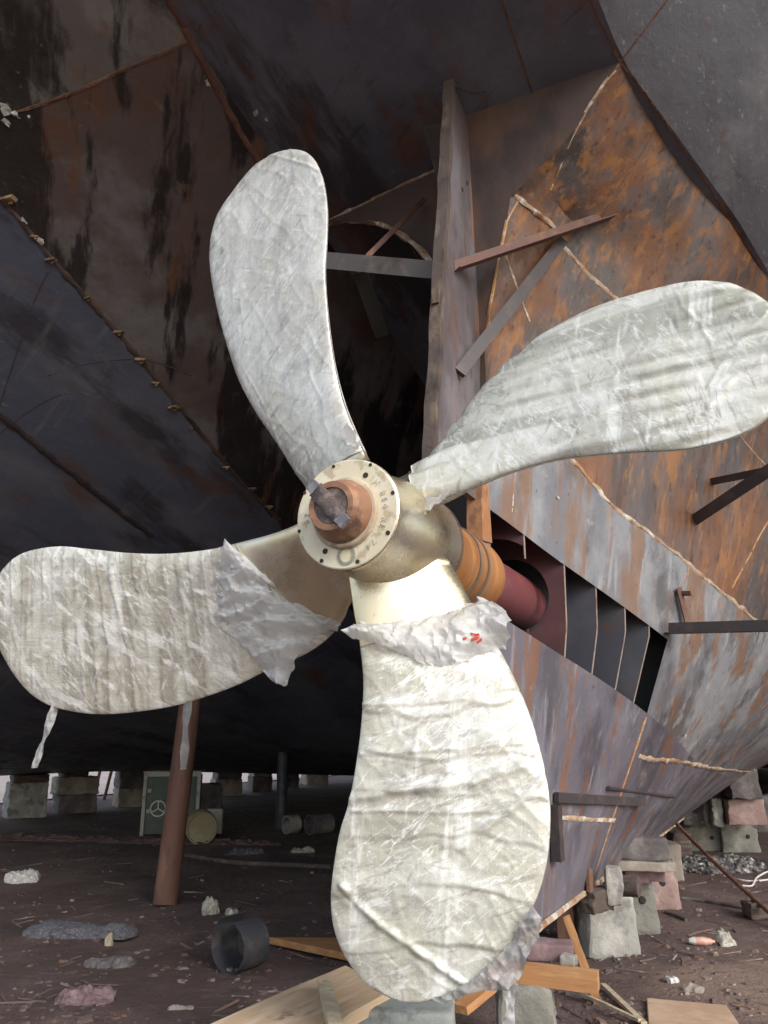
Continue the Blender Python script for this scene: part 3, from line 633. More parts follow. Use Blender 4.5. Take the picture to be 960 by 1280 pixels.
# stern post plate on the centreline
PA = [(1.6, 1.15), (3.0, 1.08), (3.5, 1.10), (4.6, 1.28), (5.2, 1.38), (6.03, 1.50)]
mid = [onU(x, y, .03) for (x, y) in ((543, 560), (549, 470), (556, 330), (561, 230), (567, 110))]
edge = sorted([(p.z, suz(p)[0]) for p in mid])
zz = rng(3.02, zc(1.6) - .01, 16); vs = []; fs = []
bk = 2.25
for z in zz:
    sa = pl(z, edge) if z > edge[0][0] else edge[0][1]
    for uu in (.02, -.02):
        vs += [W(sa, uu, z), W(min(bk, 2.2) if z < 5.6 else 2.2 - (z - 5.6) * .5, uu, min(z, zhull(2.2, 0) - .004))]
for j in range(len(zz) - 1):
    a = 4 * j; b = a + 4
    fs += [(a, a + 1, b + 1, b), (a + 2, b + 2, b + 3, a + 3), (a, b, b + 2, a + 2), (a + 1, a + 3, b + 3, b + 1)]
fs += [(0, 2, 3, 1), tuple(len(vs) - 4 + i for i in (0, 1, 3, 2))]
post = link('stern_post_plate', vs, fs, 'post_plate', hull, smooth=False)
# face bar along the aft edge
mb = MB(); prev = None
pts = [W(pl(z, edge) if z > edge[0][0] else edge[0][1], 0, z) for z in rng(3.0, zc(1.6) - .01, 24)]
vs = []; fs = []
for p in pts:
    j1 = random.uniform(-.004, .004)
    for (ds, du) in ((-.03, .036), (-.03, -.036), (.02, -.036), (.02, .036)): vs.append(p + SX * (ds + j1) + UX * (du + j1))
for i in range(len(pts) - 1):
    for k in range(4): fs.append((4 * i + k, 4 * i + (k + 1) % 4, 4 * i + 4 + (k + 1) % 4, 4 * i + 4 + k))
fs += [(0, 1, 2, 3)[::-1], tuple(4 * (len(pts) - 1) + k for k in range(4))]
mb.add(vs, fs).out('face_bar', 'post_edge', post, smooth=False)
# small lugs below the brace on the aft edge
for (x, y) in ((545, 510), (546, 480), (548, 375)):
    p = onU(x, y, 0); MB().box(p - SX * .03, SX * .03, UX * .02, Vector((0, 0, .05))).out('lug', 'post_edge', post, smooth=False)
for (x, y) in ((584, 229), (578, 237)):
    p = onU(x, y, .0215); MB().lathe([(0, .016), (.002, .016)], p, UX, 14, cap1=True).out('bolt_hole', 'hole', post)

# temporary steel braces welded to the hull
def angle_bar(a, b, w, mat, hint=Vector((0, 0, 1)), name='brace', th=.007):
    a = Vector(a); b = Vector(b); t = (b - a).normalized(); s1 = t.cross(hint).normalized(); s2 = s1.cross(t)
    pf = [(0, 0), (w, 0), (w, th), (th, th), (th, w), (0, w)]
    vs = [q + s1 * (x - w / 2) + s2 * (y - w / 2) for q in (a, b) for (x, y) in pf]; n = 6
    fs = [(k, (k + 1) % n, n + (k + 1) % n, n + k) for k in range(n)] + [tuple(range(n))[::-1], tuple(range(n, 2 * n))]
    return link(name, vs, fs, mat, hull, smooth=False)
def flat_bar(a, b, w, th, mat, face, name='brace'):
    """bar whose broad side faces `face`"""
    a = Vector(a); b = Vector(b); t = (b - a).normalized(); n = (face - t * face.dot(t)).normalized(); s = t.cross(n)
    return MB().box((a + b) / 2, t * (b - a).length / 2, s * w / 2, n * th / 2).out(name, mat, hull, smooth=False)
TOC = lambda p: (EYE - p).normalized()
p0 = onU(568, 331, .03); p1, n1 = hit(764, 266, 'skeg'); angle_bar(p0, p1, .075, 'brace_rust', Vector((0, 0, 1)))
p0 = onU(574, 466, .035); p1, n1 = hit(700, 302, 'skeg'); p1 = p1 + n1 * .03; flat_bar(p0, p1, .08, .03, 'brace_dark', TOC(p0))
p0 = onS(550, 338, 1.36); q = onS(405, 325, 1.36); p1 = p0 + (q - p0) * 1.35; flat_bar(p0, p1, .11, .06, 'brace_grey', TOC(p0))
flat_bar(onS(458, 322, 1.42), onS(530, 250, 2.1), .035, .03, 'brace_rust', TOC(p0))
flat_bar(onS(450, 340, 1.44), onS(478, 420, 1.8), .10, .03, 'hole', TOC(p0))
p0, n0 = hit(832, 785, 'skeg'); p1 = onS(1010, 780, suz(p0)[0] - .15); p0 = p0; angle_bar(p0, p1, .085, 'brace_dark', Vector((0, 0, 1)))
p0, n0 = hit(844, 735, 'skeg'); p1, n1 = hit(852, 780, 'skeg'); flat_bar(p0 + n0 * .03, p1 + n1 * .05, .07, .012, 'brace_rust', n0)
h, n0 = hit(850, 742); MB().box(h + n0 * .04, n0 * .05, SX * .05, Vector((0, 0, .012))).out('brace', 'brace_rust', hull, smooth=False)
p0, n0 = hit(868, 650, 'skeg'); p1 = onS(985, 572, suz(p0)[0] - .55); flat_bar(p0, p1, .09, .03, 'brace_dark', TOC(p0))
p0, n0 = hit(890, 602, 'skeg'); p2 = onS(985, 583, suz(p0)[0] - .5); flat_bar(p0, p2, .06, .03, 'brace_dark', TOC(p0))
p0, n0 = hit(757, 984, 'skeg'); p1, n1 = hit(840, 994, 'skeg'); MB().tube([p0 + n0 * .02, p1 + n1 * .02], .014, 8).out('brace', 'brace_dark', hull)
p0, n0 = hit(690, 996, 'skeg'); p1, n1 = hit(800, 1000, 'skeg'); flat_bar(p0 + n0 * .03, p1 + n1 * .03, .06, .03, 'brace_dark', n0)
p0, n0 = hit(690, 1040, 'skeg'); MB().box(p0 + n0 * .03, n0 * .03, SX * .05, Vector((0, 0, .16))).out('lug', 'brace_dark', hull, smooth=False)
p0, n0 = hit(735, 1095, 'skeg'); MB().box(p0 + n0 * .01, n0 * .012, SX * .06, Vector((0, 0, .09))).out('lug', 'weld_rust', hull, smooth=False)
# pale strip along the keel edge
mb = MB(); pts = [W(s, us_(s, .55) + .01, .555) for s in rng(1.6, 9, 60)]
vs = []; fs = []
for p in pts:
    a = random.uniform(.7, 1.25)
    vs += [p - UX * .03 + Vector((0, 0, -.012)), p + UX * .014 * a + Vector((0, 0, -.012)), p + UX * .016 * a + Vector((0, 0, .016 * a)), p + Vector((0, 0, .02))]
for i in range(len(pts) - 1):
    for k in range(4): fs.append((4 * i + k, 4 * i + (k + 1) % 4, 4 * i + 4 + (k + 1) % 4, 4 * i + 4 + k))
fs += [(0, 1, 2, 3)[::-1]]
mb.add(vs, fs).out('keel_edge_strip', 'weld_pale', hull, auto=50)

# transverse floors seen through the open skeg plating
def floor_plate(s, mat, rh, zmin=0):
    zlo, zhi = .62, 3.9; zs = None
    def outer(th):
        c, sn = math.cos(th), math.sin(th); t = .02
        while t < 3:
            y = c * t; z = ZH + sn * t
            if z < zlo or z > zhi or abs(y) > us_(s, z) - .010: break
            t += .006
        return t
    n = 120; vs = []; fs = []
    for f in (0, .016):
        for k in range(n):
            th = 2 * PI * k / n; ro = outer(th); ri = min(rh, ro - .004) if rh else 0.001
            vs += [W(s + f, math.cos(th) * ri, ZH + math.sin(th) * ri), W(s + f, math.cos(th) * ro, ZH + math.sin(th) * ro)]
    m2 = 2 * n
    for k in range(n):
        a, b = 2 * k, 2 * ((k + 1) % n)
        if zmin and (vs[a + 1] - vs[a]).length < .01: continue
        fs += [(a, b, b + 1, a + 1), (m2 + a, m2 + a + 1, m2 + b + 1, m2 + b), (a + 1, b + 1, m2 + b + 1, m2 + a + 1), (a, m2 + a, m2 + b, b)]
    o = link('floor_plate', vs, fs, mat, hull, smooth=False)
    # bright cut edge facing the opening
    zs = rng(max(zmin, pl(s, HB) - .02), pl(s, HT) + .02, 14); v2 = []
    for z in zs:
        u = us_(s, z) - .009
        for (a, b) in ((-.002, 0), (.018, 0), (.018, .006), (-.002, .006)): v2.append(W(s + a, u + b, z))
    f2 = []
    for i in range(len(zs) - 1):
        for k in range(4): f2.append((4 * i + k, 4 * i + (k + 1) % 4, 4 * i + 4 + (k + 1) % 4, 4 * i + 4 + k))
    f2 += [(0, 1, 2, 3)[::-1], tuple(4 * (len(zs) - 1) + k for k in range(4))]
    link('plate_edge', v2, f2, 'cut_edge', o, smooth=False)
def s_of_px(px):
    best = None
    for i in range(400):
        s = HL + (HR - HL) * i / 399; z = pl(s, HT) - .02; p = W(s, us_(s, z), z); q = 480 + 1000 * p.x / depth(p)
        if best is None or abs(q - px) < best[0]: best = (abs(q - px), s)
    return best[1]
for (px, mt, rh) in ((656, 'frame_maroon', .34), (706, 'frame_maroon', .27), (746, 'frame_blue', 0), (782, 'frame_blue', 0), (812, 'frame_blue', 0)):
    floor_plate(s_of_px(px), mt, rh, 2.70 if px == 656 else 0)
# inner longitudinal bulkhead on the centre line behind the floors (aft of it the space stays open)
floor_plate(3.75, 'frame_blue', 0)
# orange stern frame cheek beside the opening
vs = []; fs = []
for z in rng(2.75, 3.35, 8):
    a = pl(z, AFT); vs += [W(a - .03, us_(a, z) + .006, z), W(HL, us_(HL, z) + .010, z), W(HL, us_(HL, z) - .05, z), W(a - .03, -.04, z)]
for j in range(7):
    for i in range(4): fs.append((4 * j + i, 4 * j + (i + 1) % 4, 4 * j + 4 + (i + 1) % 4, 4 * j + 4 + i))
fs += [(0, 1, 2, 3)[::-1], (28, 29, 30, 31)]
M['rust_orange'] = nm('bright rusted frame steel', (.33, .145, .06), [((.44, .22, .10), (5, 5, 3), .46, .62, 8, 2, .9), ((.17, .08, .05), (7, 7, 4), .52, .66, 8, 5, .8), ((.42, .33, .27), (9, 9, 9), .62, .72, 7, 9, .6)], rough=.6, bump=[(60, .4, .004)])
link('stern_frame', vs, fs, 'rust_orange', hull, smooth=False)
# stern tube and its bearing housing
AXC = Vector((O0.x, O0.y, ZH))
st = MB().lathe([(1.55, .10), (1.56, .178), (3.3, .178)], AXC, SX, 56).out('stern_tube', 'tube_maroon', hull)
MB().lathe([(.74, .12), (.74, .205), (1.02, .21), (1.04, .216), (1.24, .22), (1.26, .215), (1.30, .222), (1.52, .222), (1.60, .212), (1.64, .195), (1.65, .17)], AXC, SX, 64).out('bearing_housing', 'tube_orange', st, auto=30)
for s in (1.13, 1.27):
    MB().lathe([(s - .012, .214), (s - .012, .2255), (s + .012, .2265), (s + .012, .214)], AXC, SX, 64).out('seal_band', 'groove', st, auto=30)

# ------------------------------------------------------------------ propeller
PROPF = SHIP.copy(); PROPF.translation = HUB
prop = empty('ship_propeller', 'four-bladed bronze ship propeller wrapped in crinkled plastic film', 'propeller', PROPF)
AX = SX
hubp = [(0, .17), (0, .238), (.006, .245), (.035, .245), (.045, .238), (.06, .222), (.10, .222), (.18, .237), (.30, .258), (.45, .272), (.58, .275), (.68, .268), (.72, .262), (.735, .25), (.737, .12)]
hub = MB().lathe(hubp, HUB, AX, 96).out('hub', 'hub_cream', prop, auto=30)
MB().lathe([(-.003, .10), (-.004, .236), (-.001, .241)], HUB, AX, 96).out('end_face', 'hub_face', hub, auto=30)
MB().lathe([(.715, .2655), (.725, .2675), (.738, .262)], HUB, AX, 64).out('seal_ring', 'groove', hub)
def on_face(px, py, s=-.005): return onS(px, py, s)
for (x, y, r) in ((417, 583, .008), (463, 581, .008), (491, 616, .009), (485, 666, .010), (447, 702, .009), (402, 701, .009), (374, 664, .008), (381, 616, .008), (457, 594, .0125), (406.5, 689, .0125)):
    c = on_face(x, y); MB().lathe([(0, r), (.0012, r)], c, -AX, 16, cap1=True).out('bolt_hole', 'hole', hub)
c = on_face(433, 694)
MB().lathe([(0, .042), (.003, .042), (.003, .030), (0, .030)], c, -AX, 32).out('lifting_plug', 'ringmark', hub, auto=30)
# stamped characters following the rim of the face
def text_mesh(ch, size):
    cu = bpy.data.curves.new('t', 'FONT'); cu.body = ch; cu.size = size; cu.align_x = 'CENTER'; cu.align_y = 'CENTER'; cu.extrude = .0004; cu.offset = size * .012
    ob = bpy.data.objects.new('t', cu); col.objects.link(ob)
    dg = bpy.context.evaluated_depsgraph_get(); me = bpy.data.meshes.new_from_object(ob.evaluated_get(dg))
    vs = [v.co.copy() for v in me.vertices]; fs = [tuple(p.vertices) for p in me.polygons]
    bpy.data.objects.remove(ob); bpy.data.meshes.remove(me); return vs, fs
fc = HUB - AX * .005
def stamp(txt, r, a0, step, size, flip=False):
    mb = MB()
    for i, ch in enumerate(txt):
        if ch == ' ': continue
        th = math.radians(a0 - i * step); vs, fs = text_mesh(ch, size)
        rad = UX * math.cos(th) + Vector((0, 0, math.sin(th))); tan = UX * math.sin(th) - Vector((0, 0, math.cos(th)))
        mb.add([fc + rad * r + tan * v.x + rad * v.y - AX * (v.z + .001) for v in vs], fs)
    mb.out('stamped_number', 'stamp', hub, smooth=False)
stamp('1H 854 KE', .186, 48, 9.0, .036)
stamp('74', .19, -46, 9, .036)
stamp('52', .19, 185, 9, .034)

# shaft end poking through the hub
shaft = empty('propeller_shaft', 'copper brown rusty shaft end with grimy keeper plate, in the propeller hub centre', 'shaft', PROPF)
MB().lathe([(-.004, .10), (-.004, .152), (-.016, .156), (-.030, .150), (-.034, .135)], HUB, AX, 64).out('collar', 'shaft_collar', shaft, auto=40)
MB().lathe([(.05, .10), (-.03, .138), (-.05, .136), (-.10, .118), (-.128, .109), (-.138, .104), (-.138, .080), (-.130, .078), (-.130, .0)], HUB, AX, 64).out('shaft_end', 'shaft_brown', shaft, auto=35)
MB().lathe([(-.1305, .076), (-.1325, .074), (-.1325, 0.001)], HUB, AX, 48).out('end_disc', 'key_plate', shaft, auto=35)
a = onS(395, 612, -.142); b = onS(427, 648, -.142); t = (b - a).normalized(); sd = t.cross(AX)
kp = MB(); n = 14; vs = []; fs = []
for i in range(n):
    for k in range(6):
        q = a.lerp(b, i / (n - 1)) + sd * (k / 5 - .5) * .068
        dz = .012 + .005 * noise.noise(q * 45)
        edge_ = .006 if k in (0, 5) else 0
        vs.append(q - AX * (dz - edge_) + sd * .004 * noise.noise(q * 60 + Vector((5, 0, 0))))
for i in range(n):
    for k in range(6): pass
m0 = len(vs)
vs += [v + AX * .03 for v in vs[:m0]]
for i in range(n - 1):
    for k in range(5):
        q = (i * 6 + k, i * 6 + k + 1, i * 6 + 7 + k, i * 6 + 6 + k); fs += [q, tuple(m0 + x for x in q[::-1])]
for i in range(n - 1): fs += [(i * 6, i * 6 + 6, m0 + i * 6 + 6, m0 + i * 6), (i * 6 + 5, m0 + i * 6 + 5, m0 + i * 6 + 11, i * 6 + 11)]
for k in range(5): fs += [(k, m0 + k, m0 + k + 1, k + 1), ((n - 1) * 6 + k, (n - 1) * 6 + k + 1, m0 + (n - 1) * 6 + k + 1, m0 + (n - 1) * 6 + k)]
key = kp.add(vs, fs).out('keeper_plate', 'key_plate', shaft, auto=50)
for (c, l) in ((a - t * .012, .02), (b + t * .012, .022)):
    MB().box(c - AX * .006, t * l, sd * .026, AX * .012).out('tab', 'key_tab', key, smooth=False)

# blades: traced edges put on a helicoid (pitch) surface, own thickness
KP = .34
def helic(px, py, s0, th0):
    r = ray(px, py); s = s0
    for _ in range(40):
        p = EYE + r * ((s - CS) / r.dot(SX)); q = p - HUB
        uu = q.dot(UX); v = q.z; th = math.atan2(v, uu); dth = (th - th0 + PI) % (2 * PI) - PI
        rr = math.hypot(uu, v)
        k = KP * min(1, (rr / .55) ** 1.0)
        w = s0 + max(-.36, min(.36, k * dth))
        s += .5 * (w - s)
    return p
def catmull_mix(L, R, t, x): return L(t).lerp(R(t), x)
BL = {
 'top': dict(
   L=[(392, 618), (372, 592), (345, 550), (322, 517), (300, 476), (284, 430), (272, 385), (264, 340), (263, 308), (271, 272), (289, 243), (314, 212), (335, 197), (354, 189.5), (372, 188)],
   R=[(460, 575), (446, 545), (430, 503), (419, 458), (411.5, 405), (407, 345), (409, 300), (409.5, 262), (405, 228), (396, 204), (385, 192), (372, 188)],
   mat='film_top', t0=(.0, .03), bands=(.95, .09, .006, .0), label='upper blade, its film greyish and finely crinkled'),
 'right': dict(
   L=[(482, 608), (515, 594), (545, 570), (575, 527), (603, 488), (640, 451), (690, 412), (740, 386), (790, 369), (840, 357), (880, 352), (910, 355), (940, 366), (970, 388), (992, 425), (996, 447)],
   R=[(486, 655), (520, 637), (560, 622), (620, 597), (680, 578.5), (720, 571.5), (780, 566.5), (840, 563.5), (880, 558), (920, 546), (950, 530), (975, 506), (990, 474), (996, 447)],
   mat='film_right', t0=(.07, .075), bands=(0.0, .085, .022, 1.0), label='right blade, its film pale green grey with ribs along its length'),
 'left': dict(
   L=[(392, 640), (372, 655), (340, 667.5), (300, 678), (260, 687), (210, 692), (160, 691), (110, 686), (75, 683), (40, 688), (18, 698), (2, 716), (-8, 740), (-12, 768)],
   R=[(470, 720), (440, 752), (428, 778), (400, 806), (365, 826), (330, 840), (300, 855), (260, 870), (215, 883), (160, 891), (120, 892.5), (85, 888), (55, 878), (30, 858), (8, 826), (-6, 795), (-12, 768)],
   mat='film_left', t0=(.225, .14), bands=(.9, .085, .010, .1), label='left blade, its film beige and striped across, torn open near the hub'),
 'low': dict(
   L=[(430, 690), (437, 728), (443, 770), (449, 800), (454, 850), (452, 900), (446, 950), (437, 1000), (425, 1040), (416.5, 1090), (414, 1130), (419, 1165), (432, 1195), (453, 1225), (480, 1243), (505, 1251), (530, 1251.5)],
   R=[(560, 700), (575, 727), (590, 755), (612, 790), (640, 842), (661, 890), (676, 940), (686, 990), (688, 1030), (684, 1075), (672, 1120), (651, 1160), (627, 1195), (600, 1221), (568, 1241), (530, 1251.5)],
   mat='film_low', t0=(.19, .15), bands=(1.0, .19, .011, .12), label='lower blade, its film cream white with broad cross folds'),
}
def build_blade(key):
    D = BL[key]; L = poly_interp(D['L'], None); R = poly_interp(D['R'], None)
    c = L(.55).lerp(R(.55), .5); p = onS(c.x, c.y, .36); q = p - HUB; th0 = math.atan2(q.z, q.dot(UX))
    D['fn'] = lambda x, y: helic(x, y, .36, th0)
    NT, NS = 26, 13
    coarse = [[None] * NS for _ in range(NT)]
    def P(t, x):
        a = L(t).lerp(R(t), x); return helic(a.x, a.y, .36, th0)
    ca = L(.3).lerp(R(.3), .5); cb = L(.95).lerp(R(.95), .5)
    A = D['fn'](ca.x, ca.y); B = D['fn'](cb.x, cb.y); ldir = (B - A).normalized(); wdir = ldir.cross(AX).normalized()
    def thick(t, x):
        h = (.052 * (1 - t) ** 1.5 + .014) * min(1, ((1 - t) / .05 + .02)) ** .5
        return h * max(0, 1 - (2 * x - 1) ** 2) ** .5
    def surf(nt, ns, ta, tb, off, disp):
        """closed front+back shell; ta(x) is the root-side limit of t"""
        xs = [.5 - .5 * math.cos(PI * j / (ns - 1)) for j in range(ns)]
        mid = []; 
        for i in range(nt):
            f = i / (nt - 1); f = 1 - (1 - f) ** 1.25
            row = []
            for x in xs:
                t = ta(x) + (tb - ta(x)) * f; row.append((P(t, x), t, x))
            mid.append(row)
        vs = []; uv = []
        fr = []; bk = []
        for i in range(nt):
            for j in range(ns):
                p, t, x = mid[i][j]
                du = mid[i][min(j + 1, ns - 1)][0] - mid[i][max(j - 1, 0)][0]; dv = mid[min(i + 1, nt - 1)][j][0] - mid[max(i - 1, 0)][j][0]
                if i == nt - 1: du = mid[i - 1][min(j + 1, ns - 1)][0] - mid[i - 1][max(j - 1, 0)][0]
                n = du.cross(dv); n = n.normalized() if n.length > 1e-9 else -AX
                if n.dot(AX) > 0: n = -n
                h = thick(t, x) + off
                e = max(0, 1 - (2 * x - 1) ** 2) ** .5 * min(1, (1 - t) / .02)
                dsp = disp(p, t, x, i, j) if disp else 0
                fr.append(p + n * (h + dsp * (.25 + .75 * min(1, e * 2)))); bk.append(p - n * (h + dsp * .5 * min(1, e * 2)))
                q = p - HUB; uv.append((q.dot(ldir), q.dot(wdir)))
        vs = fr + bk; N = nt * ns; uv = uv + [(a + 7, b) for a, b in uv]; fs = []
        for i in range(nt - 1):
            for j in range(ns - 1):
                q = (i * ns + j, i * ns + j + 1, (i + 1) * ns + j + 1, (i + 1) * ns + j)
                fs += [q, tuple(N + k for k in q[::-1])]
            for j in (0, ns - 1):
                q = (i * ns + j, (i + 1) * ns + j, N + (i + 1) * ns + j, N + i * ns + j); fs.append(q if j else q[::-1])
        for i in (0, nt - 1):
            for j in range(ns - 1):
                q = (i * ns + j, i * ns + j + 1, N + i * ns + j + 1, N + i * ns + j); fs.append(q[::-1] if i else q)
        return vs, fs, uv
    vs, fs, uv = surf(60, 31, lambda x: 0, 1, 0, None)
    bl = link('blade', vs, fs, 'bronze', prop); bl['label'] = D['label']
    ba, bp, bh, across = D['bands']; seed = {'top': 1, 'right': 2, 'left': 3, 'low': 4}[key] * 11.3
    def disp(p, t, x, i, j):
        q = p - HUB; a = q.dot(ldir); b = q.dot(wdir); sv = Vector((seed, 0, 0))
        ang = {'top': .38, 'right': 1.66, 'left': .05, 'low': .06}[key]
        ph = (a * math.cos(ang) + b * math.sin(ang)) / bp + .5 * noise.noise(p * 2.2 + sv) + .12 * noise.noise(p * 9 + sv)
        fr_ = ph - math.floor(ph)
        if key == 'right': band = (.5 - .5 * math.cos(2 * PI * fr_)) ** .8
        else: band = (fr_ ** 3) * (1 if fr_ < .93 else max(0, (1 - fr_) / .07))
        am = .55 + .9 * (noise.noise(p * 3 + sv * 2))
        if key == 'top': am *= .25 + 1.2 * max(0, 1 - x * 1.6)
        dd = bh * band * max(.1, am)
        loc = Vector((a * 4.5, b * 11, seed)) if key != 'low' else Vector((a * 9, b * 4.5, seed))
        rot = Vector((a * .8 + b * .6, -a * .6 + b * .8, 0))
        r1 = 1 - abs(noise.noise(Vector((rot.x * 3.2, rot.y * 10, seed)))) * 5
        r2 = 1 - abs(noise.noise(Vector((a * 9 - b * 5, b * 6 + a * 3, seed + 3)))) * 5
        r3 = 1 - abs(noise.noise(Vector((a * 34, b * 26, seed + 5)))) * 2
        g = .5 + .5 * noise.noise(p * 5 + sv * 3)
        dd += .0042 * max(0, r1) ** 1.5 * g + .0030 * max(0, r2) ** 1.5 * (1 - g) + .0007 * max(0, r3) ** 3 + .0035 * noise.noise(loc)
        if key == 'low':      # two long diagonal folds at the tip and a broad fold across
            for (ax_, ay_, bx_, by_, hgt, wd) in ((428, 1105, 585, 1232, .016, .018), (424, 1190, 505, 1130, .006, .012), (560, 1040, 690, 960, .010, .02), (440, 1003, 650, 962, .016, .03)):
                pass
        return dd + .004
    ta = lambda x: D['t0'][0] + (D['t0'][1] - D['t0'][0]) * x
    vs, fs, uv = surf(250, 110, ta, 1.0, .003, disp)
    # explicit fold ridges traced on the film
    folds = {'low': [((428, 1105), (462, 1142), (520, 1185), (585, 1232), .020, .014), ((432, 1195), (455, 1170), (480, 1150), (500, 1130), .008, .010), ((575, 1060), (610, 1030), (650, 1000), (688, 960), .012, .014),
                     ((440, 1000), (510, 985), (580, 978), (655, 955), .020, .020), ((452, 880), (510, 880), (590, 872), (668, 862), .010, .010), ((440, 1013), (500, 1012), (560, 1014), (612, 1012), .009, .008), ((452, 942), (520, 938), (600, 932), (676, 925), .010, .010),
                     ((520, 838), (510, 870), (498, 910), (480, 960), .006, .008), ((536, 838), (530, 880), (518, 930), (505, 970), .006, .008), ((560, 1210), (580, 1170), (600, 1140), (615, 1120), .007, .009)],
             'top': [((335, 195), (365, 205), (390, 212), (410, 222), .008, .008), ((268, 372), (300, 352), (340, 330), (380, 300), .006, .008), ((268, 380), (310, 365), (335, 345), (350, 335), .005, .007)],
             'right': [((955, 395), (930, 420), (905, 450), (880, 490), .008, .008), ((960, 440), (930, 462), (905, 485), (880, 515), .008, .008), ((838, 360), (850, 390), (870, 410), (885, 440), .006, .007), ((560, 575), (575, 590), (590, 600), (600, 603), .004, .006)],
             'left': [((290, 690), (300, 730), (320, 780), (330, 838), .008, .010), ((140, 700), (150, 760), (165, 820), (172, 885), .006, .008)]}[key]
    lines = []
    for f in folds:
        pts = [D['fn'](x.x, x.y) for x in poly_interp(f[:4], 140)]; lines.append((pts, f[4], f[5]))
    N = len(vs) // 2; view = [TOC(v) for v in vs[:1]]
    for pts, hgt, wd in lines:
        lo = Vector((min(p.x for p in pts) - .1, min(p.y for p in pts) - .2, min(p.z for p in pts) - .1)); hi = Vector((max(p.x for p in pts) + .1, max(p.y for p in pts) + .2, max(p.z for p in pts) + .1))
        for i in range(N):
            v = vs[i]
            if v.x < lo.x or v.z < lo.z or v.x > hi.x or v.z > hi.z: continue
            best = 9
            for p in pts:
                dx = math.hypot(v.x - p.x, v.z - p.z)
                if dx < best: best = dx
            if best < wd * 3: vs[i] = v - AX * hgt * math.exp(-(best / wd) ** 2) * (.6 + .6 * noise.noise(v * 20))
    link('plastic_wrap', vs, fs, D['mat'], bl, uv=uv)
    return bl
BO = {k: build_blade(k) for k in BL}

def torn(key, E1, E2, lift, amp, mat='film_torn', name='torn_film', n=80, m=40, parent=None, seed=0, label=None):
    D = BL[key]; a = poly_interp(E1, n); b = poly_interp(E2, n); vs = []; fs = []
    for i in range(n):
        for j in range(m):
            x = j / (m - 1); q = a[i].lerp(b[i], x); jag = 5 * noise.noise(Vector((i * .28, j * .3, seed))) + random.uniform(-2.2, 2.2) * (.3 if mat == 'film_clear' else 1)
            if j in (0, m - 1): q = q + Vector((jag, jag * .8))
            p = D['fn'](q.x, q.y)
            r1 = 1 - 2.2 * abs(noise.noise(Vector((p.x * 5, p.y * 5, p.z * 11)) + Vector((seed, 0, 0)))); r2 = 1 - 2.2 * abs(noise.noise(p * 17 + Vector((0, seed, 0)))); r3 = 1 - 2.2 * abs(noise.noise(p * 37 + Vector((0, 0, seed))))
            hgt = .018 + lift * (.3 + .7 * math.sin(PI * x)) + amp * (.9 * r1 + .38 * r2 + .15 * r3)
            vs.append(p - AX * hgt + Vector((0, 0, .25 * hgt)))
    for i in range(n - 1):
        for j in range(m - 1): fs.append((i * m + j, i * m + j + 1, (i + 1) * m + j + 1, (i + 1) * m + j))
    o = link(name, vs, fs, mat, parent or BO[key], autosmooth=22)
    if label: o['label'] = label
    return o
tl = torn('low', [(438, 797), (462, 788), (500, 784), (535, 782), (565, 772), (590, 764), (612, 757), (632, 766), (645, 782)],
     [(450, 806), (478, 812), (505, 822), (530, 834), (556, 838), (585, 833), (612, 822), (630, 812), (644, 803)], .085, .035, seed=3, label='loose frosted plastic bunched round the lower blade root, with a red mark')
torn('left', [(291, 681), (284, 712), (276, 752), (280, 782), (305, 806), (330, 832), (342, 850), (357, 862)],
     [(300, 690), (330, 716), (366, 750), (402, 770), (434, 787), (410, 797), (385, 820), (362, 862)], .06, .03, seed=8, label='loose frosted plastic flap hanging from the left blade')
torn('low', [(668, 1130), (655, 1155), (636, 1184), (610, 1212), (576, 1236), (545, 1249)], [(682, 1150), (672, 1178), (658, 1212), (640, 1236), (600, 1240), (560, 1256)], .01, .025, 'film_clear', seed=5, label='clear loose film at the lower blade tip')
torn('top', [(436, 562), (434, 548), (438, 535)], [(452, 572), (456, 560), (450, 548)], .03, .03, n=12, m=12, seed=6)
torn('right', [(508, 628), (512, 610), (518, 596)], [(540, 632), (535, 615), (528, 596)], .02, .02, n=14, m=12, seed=7)
torn('right', [(512, 634), (540, 628), (570, 617)], [(508, 655), (535, 645), (566, 624)], .01, .02, n=20, m=8, seed=9)
# red print on the torn film, white strip below
for k in range(7):
    x, y = random.uniform(588, 612), random.uniform(798, 814); p = BL['low']['fn'](x, y) - AX * .125 + Vector((0, 0, .03)); r = random.uniform(.006, .014)
    vs = [p + UX * r * random.uniform(-1.2, 1.2) + Vector((0, 0, r * random.uniform(-1, 1))) - AX * random.uniform(0, .006) for _ in range(5)]
    me_ = MB().box(p, (UX + Vector((0, 0, random.uniform(-.6, .6)))).normalized() * r, Vector((0, 0, r * .5)), AX * .002).out('red_mark', 'red_print', tl, smooth=False)

def strip(name, label, cat, pts, w, mat='film_torn', seed=1):
    """hanging ribbon of film; pts world"""
    vs = []; fs = []; n = 26; m = 7; P = [Vector(p) for p in pts]
    for i in range(n):
        f = i / (n - 1) * (len(P) - 1); k = min(int(f), len(P) - 2); p = P[k].lerp(P[k + 1], f - k)
        for j in range(m):
            x = j / (m - 1) - .5; ww = w * (.6 + .5 * math.sin(PI * (.15 + .75 * i / (n - 1)))) ; tw = .8 * math.sin(i * .25 + seed)
            sd = Vector((math.cos(tw), math.sin(tw), 0))
            vs.append(p + sd * ww * x + Vector((0, 1, 0)) * .02 * noise.noise(p * 30 + Vector((x * 9, 0, seed))))
    for i in range(n - 1):
        for j in range(m - 1): fs.append((i * m + j, i * m + j + 1, (i + 1) * m + j + 1, (i + 1) * m + j))
    return vs, fs
p0 = BL['left']['fn'](68, 887); dd = depth(p0)
